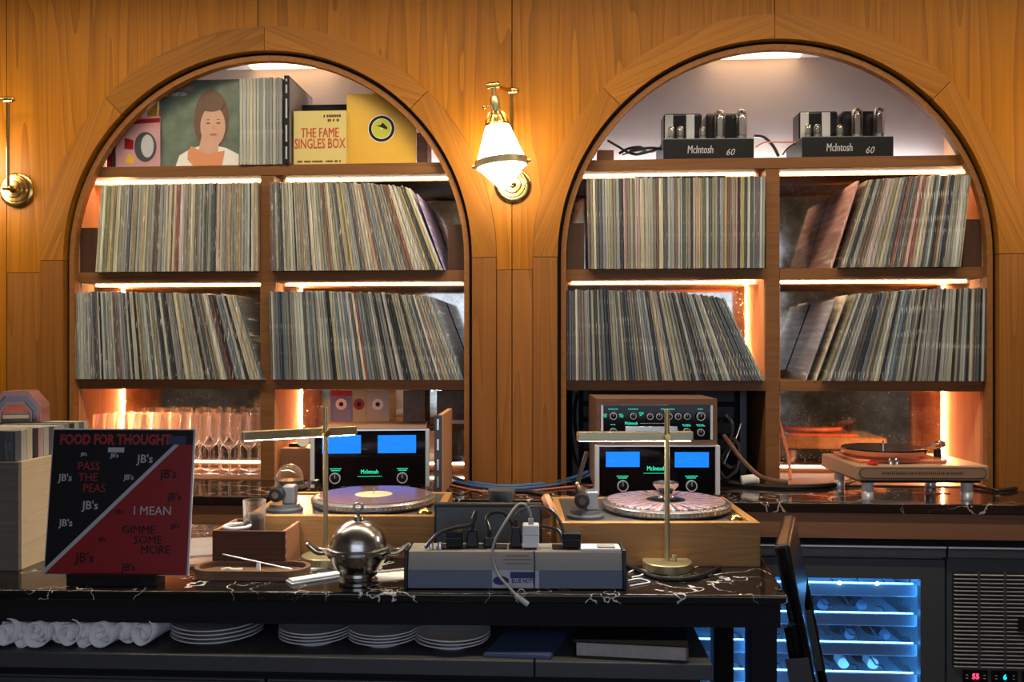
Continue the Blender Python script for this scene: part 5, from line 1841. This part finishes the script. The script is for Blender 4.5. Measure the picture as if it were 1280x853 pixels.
def adapter(label, px, w, h, m='black', d=0.035):
    t = on_strip('mains_adapter', label, 'adapter', lx_(px))
    obj('adapter_body', box(BM(), -w / 2, w / 2, -0.02, -0.02 + d, 0, h), M[m], t, bevel=0.003)
    obj('adapter_seam', box(BM(), -w / 2 - 0.0004, w / 2 + 0.0004, -0.0204, -0.02 + d + 0.0004, h * 0.55, h * 0.58), M['graphite' if m == 'black' else 'greyprint'], t)
    return t


adapter('black block adapter at the left of the power strip', 566.5, 0.036, 0.036)
plug('black plug with a cord rising beside the left adapter', 589, 0.028, 0.036)
plug('black plug left of the white charger', 645, 0.026, 0.044)
plug('low black plug near the middle of the power strip', 611, 0.03, 0.02)
adapter('white charger block plugged into the power strip', 664, 0.036, 0.050, 'white')
adapter('black block adapter beside the white switch plate', 716, 0.040, 0.032)
lead('black cord from the left plug drooping towards the silver dish', [(589, 654, .05), (594, 644, .05), (588, 660, .045), (565, 665, .04), (545, 672, .03), (530, 688, .02)], 0.0042)
lead('black cord arching over the middle of the power strip', [(611, 668, .05), (607, 655, .06), (615, 648, .07), (630, 650, .075), (640, 664, .08), (642, 688, .085)], 0.0042)
lead('black cord arching from the plug to the right block adapter', [(645, 650, .05), (652, 644, .055), (668, 640, .06), (690, 644, .06), (703, 662, .055), (708, 684, .05)], 0.0042)
lead('thin black cord crossing the right half of the power strip', [(705, 684, .06), (700, 672, .07), (685, 668, .08), (668, 668, .09), (655, 672, .1)], 0.0036)
M['greycable'] = mat('grey_cable', (0.34, 0.34, 0.34), 0.4)
usb = thing('usb_cable', 'grey charging cable looping down over the power strip to a loose plug', 'cable', PSM @ Vector((lx_(664), 0.03, 0.134)), rps)
o0 = Vector((lx_(664), 0.03, 0.134))
pts = [Vector((lx_(a_), c_, lz_(b_))) - o0 for a_, b_, c_ in ((664, 658, .045), (663, 644, .04), (655, 633, .03), (645, 635, .02), (630, 655, -.002), (619, 675, -.006), (616, 695, -.006), (622, 715, -.010), (637, 730, -.028), (646, 738.5, -.036))]
obj('cord', tube(BM(), pts, 0.0028, 7), M['greycable'], usb, smooth=True)
obj('charger_plug', box(BM(), -0.006, 0.006, 0.008, 0.018, -0.004, 0.012), M['greyprint'], usb, bevel=0.001)
q0, q1 = Vector((lx_(645), -.036, lz_(738))) - o0, Vector((lx_(660), -.038, lz_(749.5))) - o0
obj('loose_plug', cyl(BM(), q0, q1, 0.0058, n=8), M['greyprint'], usb, bevel=0.001)
cc = Vector((lx_(652), -.036, lz_(735.5))) - o0
obj('plug_strap', tube(BM(), [cc + Vector((0.008 * math.cos(a_), 0, 0.008 * math.sin(a_))) for a_ in [i * 5.2 / 9 - 1.2 for i in range(10)]], 0.0013, 5), M['greycable'], usb, smooth=True)
lead('thin black vertical cord hanging over the sticker', [(668, 690, .012), (668.5, 700, .001), (668.5, 715, -.004), (668, 734, -.004)], 0.0014)

# ------------------------------------------------------------------ brass table lamps
def table_lamp(label, base, zbar, ztop, e0, e1, knob_px):
    """base: world point on table; e0/e1: world end points of the light bar"""
    t = thing('table_lamp', label, 'lamp', base)
    b_ = Vector(base)
    obj('lamp_base', lathe(BM(), [(0, 0), (0.056, 0), (0.058, 0.002), (0.058, 0.019), (0.056, 0.021), (0, 0.021)], 40), M['brass_dull'], t, smooth=True)
    obj('lamp_pole', cyl(BM(), (0, 0, 0.021), (0, 0, ztop - b_.z), 0.0062, n=16), M['brass_dull'], t, smooth=True)
    obj('dimmer_knob', cyl(BM(), (0.016, -0.006, 0.021), (0.016, -0.006, 0.036), 0.006, n=14), M['brass_dull'], t, bevel=0.001)
    a_, c_ = Vector(e0) - b_, Vector(e1) - b_
    a_.z = c_.z = zbar - b_.z
    d = (c_ - a_).normalized()
    s = Vector((-d.y, d.x, 0))
    u = Vector((0, 0, 1))
    bar = BM()
    off = s * 0.016
    hexa(bar, [a_ + off - s * 0.010 - u * 0.0112, c_ + off - s * 0.010 - u * 0.0112, c_ + off + s * 0.010 - u * 0.0112, a_ + off + s * 0.010 - u * 0.0112,
               a_ + off - s * 0.010 + u * 0.0112, c_ + off - s * 0.010 + u * 0.0112, c_ + off + s * 0.010 + u * 0.0112, a_ + off + s * 0.010 + u * 0.0112])
    lb = obj('light_bar', bar, M['brass_dull'], t, bevel=0.003)
    bm = BM()
    a2, c2 = a_ + d * 0.006 + off, c_ - d * 0.006 + off
    hexa(bm, [a2 - s * 0.0045 - u * 0.0120, c2 - s * 0.0045 - u * 0.0120, c2 + s * 0.0045 - u * 0.0120, a2 + s * 0.0045 - u * 0.0120,
              a2 - s * 0.0045 - u * 0.0105, c2 - s * 0.0045 - u * 0.0105, c2 + s * 0.0045 - u * 0.0105, a2 + s * 0.0045 - u * 0.0105])
    obj('light_diffuser', bm, M['lampled'], lb)
    obj('bar_clamp', cyl(BM(), Vector((0, 0, zbar - b_.z)) + off * 1.0, Vector((0, 0, zbar - b_.z)) - off * 0.9, 0.008, n=14), M['brass'], lb, bevel=0.001)
    return t


M['lampled'] = mat('lamp_diffuser', (1, 1, 1), 0.5, emis=(1.0, 0.95, 0.88), estr=150)
bR = atz(836, 712, ZT)
zb_ = at(833, 546, bR.y).z
table_lamp('brass table lamp with a straight light bar over the right turntable', (bR.x - 0.004, bR.y, ZT), zb_, at(833, 512, bR.y).z, atz(722, 546.5, zb_), atz(868, 546, zb_), 0)
bL = atz(407, 704, ZT)
zb_ = at(407, 542, bL.y).z
table_lamp('brass table lamp with an angled light bar behind the silver dish', (bL.x, bL.y, ZT), zb_, at(407, 510, bL.y).z, atz(305, 546, zb_), atz(448, 538.5, zb_), 0)

# ------------------------------------------------------------------ silver domed dish
p = atz(448, 729, ZT)
t = thing('domed_dish', 'tarnished silver domed dish with two handles and a ring finial', 'dish', (p.x, p.y, ZT), rad(4))
sc_ = 1.74e-3
obj('bowl', lathe(BM(), [(0, 0.004), (0.038, 0.0), (0.043, 0.002), (0.043, 0.008), (0.036, 0.012), (0.036, 0.016), (0.042, 0.020), (0.040, 0.026), (0.050, 0.034), (0.062, 0.055), (0.066, 0.068),
                         (0.078, 0.072), (0.078, 0.075), (0.066, 0.076), (0, 0.076)], 40), M['silver'], t, smooth=True)
lid = obj('domed_lid', lathe(BM(), [(0.070, 0.076), (0.070, 0.081), (0.064, 0.083)] + [(0.063 * math.cos(a_ * PI / 2 / 9), 0.083 + 0.058 * math.sin(a_ * PI / 2 / 9)) for a_ in range(9)] + [(0.012, 0.143), (0.010, 0.148), (0, 0.150)], 40), M['silver'], t, smooth=True)
bm = BM()
tube(bm, [(0.010 * math.cos(a_), 0, 0.168 + 0.010 * math.sin(a_)) for a_ in [2 * PI * i / 12 for i in range(13)]], 0.0028, 7, 2)
cyl(bm, (0, 0, 0.148), (0, 0, 0.160), 0.0035, n=10)
cyl(bm, (0, 0, 0.177), (0, 0, 0.186), 0.0028, 0.001, 8)
obj('ring_finial', bm, M['silver'], lid, smooth=True)
for s in (-1, 1):
    obj('side_handle', tube(BM(), [(s * 0.070, -0.018, 0.070), (s * 0.088, -0.016, 0.070), (s * 0.108, -0.008, 0.082), (s * 0.114, 0.0, 0.086), (s * 0.108, 0.008, 0.082), (s * 0.088, 0.016, 0.070), (s * 0.070, 0.018, 0.070)], 0.0045, 8), M['silver'], t, smooth=True)
for k_ in range(10):
    a_ = 2 * PI * k_ / 10
    obj('bowl_scallop', ball(BM(), (0.068 * math.cos(a_), 0.068 * math.sin(a_), 0.070), 0.007, 10), M['silver'], t, smooth=True)

# ------------------------------------------------------------------ walnut box with tumbler and dish
pa, pb = atz(264.5, 713, ZT), atz(357, 713, ZT)
wb = (pb - pa).length
t = thing('walnut_box', 'open walnut box with finger joints behind the wooden tray', 'box', ((pa.x + pb.x) / 2, (pa.y + pb.y) / 2, ZT), rad(1))
hb, db = 0.092, 0.15
obj('front_board', box(BM(), -wb / 2, wb / 2, 0, 0.009, 0, hb), M['walnutbox'], t, bevel=0.0008)
obj('back_board', box(BM(), -wb / 2, wb / 2, db - 0.009, db, 0, hb), M['walnutbox'], t, bevel=0.0008)
for s in (-1, 1):
    obj('side_board', box(BM(), min(s * wb / 2, s * (wb / 2 - 0.009)), max(s * wb / 2, s * (wb / 2 - 0.009)), 0.0092, db - 0.0092, 0, hb), M['walnutside'], t, bevel=0.0008)
obj('bottom_board', box(BM(), -wb / 2 + 0.009, wb / 2 - 0.009, 0.009, db - 0.009, 0.0, 0.006), M['walnutbox'], t)
for k_ in range(3):
    obj('finger_joint', box(BM(), wb / 2 - 0.0005, wb / 2 + 0.0006, 0.0002, 0.012, 0.03 + k_ * 0.022, 0.038 + k_ * 0.022), M['slab'], t)
BX = Matrix.Translation(t.location) @ Matrix.Rotation(rad(1), 4, 'Z')
v = BX @ Vector((-0.012, 0.075, 0.0062))
g_ = thing('tumbler', 'clear tumbler of dark contents standing in the walnut box', 'glass', v)
obj('tumbler_glass', lathe(BM(), [(0, 0), (0.023, 0), (0.024, 0.004), (0.0275, 0.146), (0.0262, 0.146), (0.0228, 0.008), (0, 0.008)], 28), M['glass'], g_, smooth=True)
obj('contents', lathe(BM(), [(0, 0.009), (0.0222, 0.009), (0.0246, 0.105), (0.018, 0.115), (0, 0.118)], 24), mat('dark_contents', (0.06, 0.035, 0.025), 0.6, var=0.5, vscale=150), g_, smooth=True)
v = BX @ Vector((-0.042, 0.04, 0.0062))
g_ = thing('small_jar', 'pale-rimmed small jar in the front of the walnut box', 'jar', v)
obj('jar_body', lathe(BM(), [(0, 0), (0.028, 0), (0.029, 0.07), (0.030, 0.086), (0.0, 0.086)], 26), M['graphite'], g_, smooth=True)
obj('jar_rim', lathe(BM(), [(0.024, 0.086), (0.032, 0.086), (0.033, 0.090), (0.031, 0.093), (0.024, 0.091), (0.024, 0.086)], 28), M['white'], g_, smooth=True)

# wooden tray with a rod and small things
p = atz(306.5, 727, ZT)
t = thing('wooden_tray', 'oval dark wooden tray at the table edge', 'tray', (p.x, p.y, ZT), rad(2))
wt, dt = 0.265, 0.105


def stadium(w, d, ins=0.0, n=12):
    r_ = d / 2 - ins
    o_ = []
    for s, c0 in ((1, -PI / 2), (-1, PI / 2)):
        for i in range(n + 1):
            a_ = c0 + PI * i / n
            o_.append((s * (w / 2 - d / 2) + r_ * math.cos(a_), d / 2 + r_ * math.sin(a_)))
    return o_


obj('tray_floor', prism(BM(), stadium(wt, dt), 0.0, 0.010, 'z'), M['traywood'], t, bevel=0.002)
bm = BM()
o1, i1 = stadium(wt, dt), stadium(wt, dt, 0.010)
n = len(o1)
V = [[bm.verts.new((x, y, z)) for x, y in pts_] for pts_, z in ((o1, 0.010), (o1, 0.022), (i1, 0.022), (i1, 0.010))]
for A_, B_ in zip(V, V[1:] + V[:1]):
    for i in range(n):
        j = (i + 1) % n
        bm.faces.new((A_[i], A_[j], B_[j], B_[i]))
obj('tray_rim', bm, M['traywood'], t)
TM = Matrix.Translation(t.location) @ Matrix.Rotation(rad(2), 4, 'Z')
o = obj('metal_rod', cyl(BM(), (-0.068, 0.045, 0.048), (0.088, 0.06, 0.0105), 0.0016, 0.0016, 8), M['alu'], loc=TM @ Vector((0, 0, 0.002)), rot=(0, 0, rad(2)))
tag(o, 'thin metal rod slanting across the wooden tray', 'rod')
o = obj('clip_stand', hexa(BM(), [(-0.006, 0.03, 0), (0.006, 0.03, 0), (0.006, 0.038, 0), (-0.006, 0.038, 0), (-0.004, 0.038, 0.024), (0.002, 0.038, 0.024), (0.002, 0.044, 0.024), (-0.004, 0.044, 0.024)]), M['offwhite'], loc=TM @ Vector((0.018, 0, 0.010)), rot=(0, 0, rad(2)))
tag(o, 'small pale upright clip on the wooden tray', 'clip')
o = obj('paper_twist', tube(BM(), [(-0.025, 0, 0.004), (-0.01, 0.006, 0.006), (0.006, -0.003, 0.005), (0.024, 0.004, 0.005)], 0.0042, 7), M['offwhite'], loc=TM @ Vector((-0.045, 0.04, 0.0102)), smooth=True)
tag(o, 'small white paper twist on the wooden tray', 'paper')

# napkin with cutlery beside the dish
p = atz(398, 724, ZT)
t = thing('folded_napkin', 'grey folded napkin slanting beside the silver dish', 'napkin', (p.x, p.y, ZT), rad(38))
obj('lower_fold', box(BM(), -0.07, 0.07, -0.02, 0.02, 0.0, 0.004), M['linen'], t, bevel=0.0015)
obj('upper_fold', box(BM(), -0.066, 0.068, -0.016, 0.014, 0.004, 0.009), M['linen'], t, bevel=0.002)
for q_, (px, py, ang, lb) in enumerate(((372, 716, 26, 'silver knife lying at the left of the folded napkin'), (492, 716, 30, 'silver fork handle between the dish and the power strip'))):
    p = atz(px, py, ZT)
    o = obj('table_knife', hexa(BM(), [(-0.09, -0.004, 0), (0.09, -0.008, 0), (0.09, 0.008, 0), (-0.09, 0.004, 0), (-0.09, -0.003, 0.003), (0.09, -0.006, 0.003), (0.09, 0.006, 0.003), (-0.09, 0.003, 0.003)]), M['alu'], loc=(p.x, p.y + 0.02, ZT), rot=(0, 0, rad(ang)), bevel=0.001)
    tag(o, lb, 'cutlery')
p = atz(490, 722, ZT)
o = obj('paper_card', box(BM(), -0.035, 0.04, -0.03, 0.04, 0, 0.0015), M['offwhite'], loc=(p.x, p.y, ZT), rot=(0, 0, rad(20)))
tag(o, 'pale card lying between the silver dish and the power strip', 'card')

# magazines lying behind the album
for k_, (px, py, ang, c_, lb) in enumerate(((236, 702, 12, (0.42, 0.28, 0.24), 'pinkish magazine lying under the grey one behind the album'), (240, 694, 20, (0.36, 0.35, 0.35), 'grey magazine on the pinkish one behind the album'))):
    p = atz(px, py, ZT)
    t = thing('magazine', lb, 'magazine', (p.x, p.y + 0.03, ZT + k_ * 0.006), rad(ang))
    obj('magazine_pages', box(BM(), -0.10, 0.07, -0.09, 0.12, 0.0005, 0.005), M['offwhite'], t)
    obj('magazine_cover', box(BM(), -0.101, 0.071, -0.091, 0.121, 0.005, 0.006), mat(f'magazine_{k_}', c_, 0.35, var=0.4, vscale=18), t)

# ------------------------------------------------------------------ album on display
p0, p1 = at(57, 717, -1.185), at(232, 719, -1.185)
pz = p0.z
t = thing('displayed_album', 'black and red album lettered FOOD FOR THOUGHT on a stand', 'record', ((p0.x + p1.x) / 2, -1.185, pz))
LEAN = rad(7)
t.rotation_euler = (-LEAN, 0, rad(1.5))
S = p1.x - p0.x
H_ = S * 0.995
h2 = S / 2
obj('clear_sleeve', box(BM(), -h2 - 0.003, h2 + 0.004, 0.0005, 0.006, -0.002, H_ + 0.003), M['greyprint'], t, bevel=0.001)
obj('black_half', prism(BM(), [(-h2, 0.004), (-h2, H_), (h2, H_), (h2, H_ - 0.030)], -0.0005, 0.0005), M['blackprint'], t)
obj('red_half', prism(BM(), [(-h2, 0.0), (h2, H_ - 0.0), (h2, 0.0)], -0.001, 0.0005), M['red'], t)
obj('title_band', box(BM(), -h2, h2, -0.0013, 0.0, H_ - 0.032, H_), M['blackprint'], t)
obj('diagonal_stripe', prism(BM(), [(-h2, -0.0), (-h2, 0.012), (h2 - 0.042, H_ - 0.032), (h2 - 0.030, H_ - 0.032)], -0.0016, 0.0), M['greyprint'], t)
ax = lambda px: (px - 144.5) / 175.0 * S
az = lambda py: (717 - py) / 172.0 * H_
yl = -0.0018
lettering('FOOD FOR THOUGHT', 0.031, M['redtext'], t, (ax(135), yl, az(557)), sx=0.80, bold=0.0014)
for s, px, py, sz in (('PASS', 104, 589, .026), ('THE', 104, 602.5, .026), ('PEAS', 112.5, 615.5, .026)):
    lettering(s, sz, M['redtext'], t, (ax(px), yl, az(py)), sx=0.95)
for s, px, py, sz in (("JB's", 174, 580, .026), ("JB's", 75.5, 603, .022), ("JB's", 155, 602, .016), ("JB's", 109, 636, .026), ("JB's", 80, 657, .022), ("JB's", 97, 574.5, .010), ("JB's", 135.5, 576, .013)):
    lettering(s, sz, M['greyprint'], t, (ax(px), yl, az(py)), bold=0.0003)
lettering('I MEAN', 0.027, M['greyprint'], t, (ax(186.5), yl, az(642)))
for s, px, py, sz in (('GIMME', 170.5, 664.5, .025), ('SOME', 182.5, 676.5, .025), ('MORE', 192.5, 688, .025), ("JB's", 204, 598, .027), ("JB's", 213, 625, .022), ("JB's", 106, 698, .030), ("JB's", 161, 709, .022), ("JB's", 216, 660, .014), ("JB's", 126, 676, .011), ("JB's", 146, 643, .012)):
    lettering(s, sz, M['blackprint'], t, (ax(px), yl, az(py)), bold=0.0003)
obj('price_sticker', box(BM(), ax(127), ax(147), yl - 0.0004, 0.0, az(572), az(566)), M['greyprint'], t)
obj('violet_sticker', box(BM(), ax(201), ax(224), yl - 0.0004, 0.0, az(562), az(552)), mat('violet_print', (0.035, 0.025, 0.10), 0.4), t)
e_ = thing('album_stand', 'black display stand under the album', 'stand', ((p0.x + p1.x) / 2, -1.185, ZT), rad(1.5))
hz = pz - ZT
obj('stand_tray', box(BM(), -0.10, 0.10, -0.02, 0.03, 0.0, hz - 0.003), M['black'], e_, bevel=0.002)
obj('stand_lip', box(BM(), -0.10, 0.10, -0.02, -0.012, hz - 0.003, hz + 0.004), M['black'], e_)
obj('stand_back', hexa(BM(), [(-0.02, 0.02, 0), (0.02, 0.02, 0), (0.02, 0.11, 0), (-0.02, 0.11, 0), (-0.02, 0.040, 0.24), (0.02, 0.040, 0.24), (0.02, 0.050, 0.24), (-0.02, 0.050, 0.24)]), M['black'], e_)

# ------------------------------------------------------------------ record crate and radio
pc = atz(23, 714, ZT)
t = thing('record_crate', 'pale plywood crate full of records at the left edge', 'crate', (pc.x, pc.y, ZT), 0)
hc = 0.255
obj('front_board', box(BM(), -0.36, 0, 0, 0.012, 0, hc), wood('grey_crate_front', (0.10, 0.09, 0.075), (0.20, 0.18, 0.15), 'x', 7, 2), t, bevel=0.001)
obj('back_board', box(BM(), -0.36, 0, 0.338, 0.35, 0, hc), M['pine'], t, bevel=0.001)
for x in (-0.36, -0.012):
    obj('side_board', box(BM(), x, x + 0.012, 0.0122, 0.3378, 0, hc), M['pine'], t, bevel=0.001)
obj('bottom_board', box(BM(), -0.348, -0.012, 0.012, 0.338, 0.0, 0.010), M['pine'], t)
tn = ['charcoal', 'pale grey', 'cream', 'black', 'dusty pink', 'pale grey', 'charcoal', 'cream', 'pale grey', 'mid grey', 'black', 'pale grey', 'slate blue', 'cream']
pos_y = 0.016
cn_n = {}
for i, cn in enumerate(tn):
    th = 0.021
    cn_n[cn] = cn_n.get(cn, 0) + 1
    bm = BM()
    lay = bm.loops.layers.float_color.new('rc')
    hh = 0.315 + RND.uniform(-0.002, 0.002)
    fs = []
    ys = pos_y + i * 0.0226
    box(bm, -0.335, -0.018, 0, th, 0, hh)
    for f in bm.faces:
        for l in f.loops:
            l[lay] = (*TONES[cn], 1)
    o = obj('crate_record', bm, M['rec'], loc=(pc.x, pc.y + ys, ZT + 0.0102))
    tag(o, {0: 'dark sleeve at the very front of the plywood crate'}.get(i, f'{nth(cn_n[cn])}{cn} sleeve from the front in the plywood crate'), 'record', 'records in the plywood crate')
zr = ZT + 0.0102 + 0.318
M['rose'] = mat('rose_plastic', (0.32, 0.10, 0.085), 0.25, coat=0.4)
M['darkrose'] = mat('dark_rose_lacquer', (0.09, 0.035, 0.03), 0.15, coat=0.5)
pr0, pr1 = atz(5, 526, zr), atz(70, 526, zr)
t = thing('octagonal_radio', 'rosy octagonal table radio on top of the record crate', 'radio', ((pr0.x + pr1.x) / 2, (pr0.y + pr1.y) / 2 - 0.06, zr), rad(17))
wr = 0.118
zo = lambda py: (527 - py) * 1.93e-3
octo = [(-wr / 2, 0), (-wr / 2, 0.045), (-0.030, 0.082), (0.030, 0.082), (wr / 2, 0.045), (wr / 2, 0)]
obj('radio_shell', prism(BM(), octo, 0.006, 0.085), M['rose'], t, bevel=0.001)
sc2 = lambda pts, f: [(x * f, z * f) for x, z in pts]
bm = BM()
outer, inner = octo, sc2(octo, 0.86)
prism(bm, outer + list(reversed(inner)), -0.004, 0.006)
obj('front_frame', bm, M['rose'], t)
obj('front_panel', prism(BM(), sc2(octo, 0.86), 0.003, 0.006), M['darkrose'], t)
obj('inner_frame', prism(BM(), sc2(octo, 0.66) + list(reversed(sc2(octo, 0.58))), -0.002, 0.003), M['rose'], t)
obj('dial', prism(BM(), ell(0, 0.024, 0.030, 0.028, 20, 0, PI), 0.0005, 0.003), mat('orange_dial', (0.65, 0.13, 0.03), 0.3, var=0.4, vscale=70), t)
obj('dial_bar', box(BM(), -0.032, 0.032, -0.001, 0.003, 0.010, 0.020), M['brass_dull'], t, bevel=0.001)

# ------------------------------------------------------------------ cables lying on the marble table
def ct_(label, pts, r, m='rubber'):
    return cable(label, [atz(a_, b_, ZT + r + l_) for a_, b_, l_ in pts], r, m)


ct_('black cable curving around the right lamp base', [(784, 707, 0), (800, 714, 0), (825, 723, 0), (860, 724, 0), (885, 717, 0), (900, 709, 0)], 0.005)
ct_('white lead bundled right of the power strip', [(786, 716, 0), (796, 712, 0), (808, 715, 0), (800, 720, 0), (790, 722, 0)], 0.0022, 'white')
ct_('second white lead bundled right of the power strip', [(785, 726, 0), (800, 724, 0), (812, 728, 0), (798, 731, 0), (787, 733, 0)], 0.002, 'white')
ct_('thin dark lead running along the left of the power strip', [(500, 690, 0), (490, 697, 0), (480, 702, 0), (470, 700, 0)], 0.003)

# ------------------------------------------------------------------ folding chair at the table end
p = at(1012, 860, -1.02)
t = thing('folding_chair', 'folded black chair leaning at the right end of the table', 'chair', (p.x + 0.115, -1.08, 0.0), rad(-16))
TILT = rad(-10.5)
CM = Matrix.Rotation(TILT, 4, 'Y')


def tilt(bm):
    bmesh.ops.transform(bm, matrix=CM, verts=bm.verts[:])
    return bm


HC = 0.985
for y in (0.0, 0.38):
    obj('rear_leg', tilt(tube(BM(), [(0, y, 0.012), (0, y, 0.5), (0.0, y, HC - 0.16), (-0.012, y, HC)], 0.0115, 10, 4)), M['blackgloss'], t, smooth=True)
    obj('front_leg', tilt(tube(BM(), [(-0.05, y + 0.012, 0.0), (-0.035, y + 0.012, 0.45), (-0.028, y + 0.012, 0.80)], 0.010, 10, 4)), M['blackgloss'], t, smooth=True)
    obj('hinge_plate', tilt(box(BM(), -0.045, 0.006, y - 0.014, y - 0.0115, 0.58, 0.74)), M['graphite'], t, bevel=0.002)
    for z_ in (0.61, 0.66):
        obj('rivet', tilt(ball(BM(), (-0.012, y - 0.015, z_), 0.005, 10)), M['chrome'], t, smooth=True)
obj('backrest', tilt(box(BM(), -0.024, 0.010, -0.004, 0.384, HC - 0.17, HC + 0.008)), M['leather'], t, bevel=0.009, seg=3)
obj('seat', tilt(box(BM(), -0.032, -0.008, 0.03, 0.35, 0.42, 0.80)), M['leather'], t, bevel=0.006)
obj('stretcher', tilt(cyl(BM(), (-0.045, 0.012, 0.18), (-0.045, 0.39, 0.18), 0.008, n=10)), M['blackgloss'], t, smooth=True)
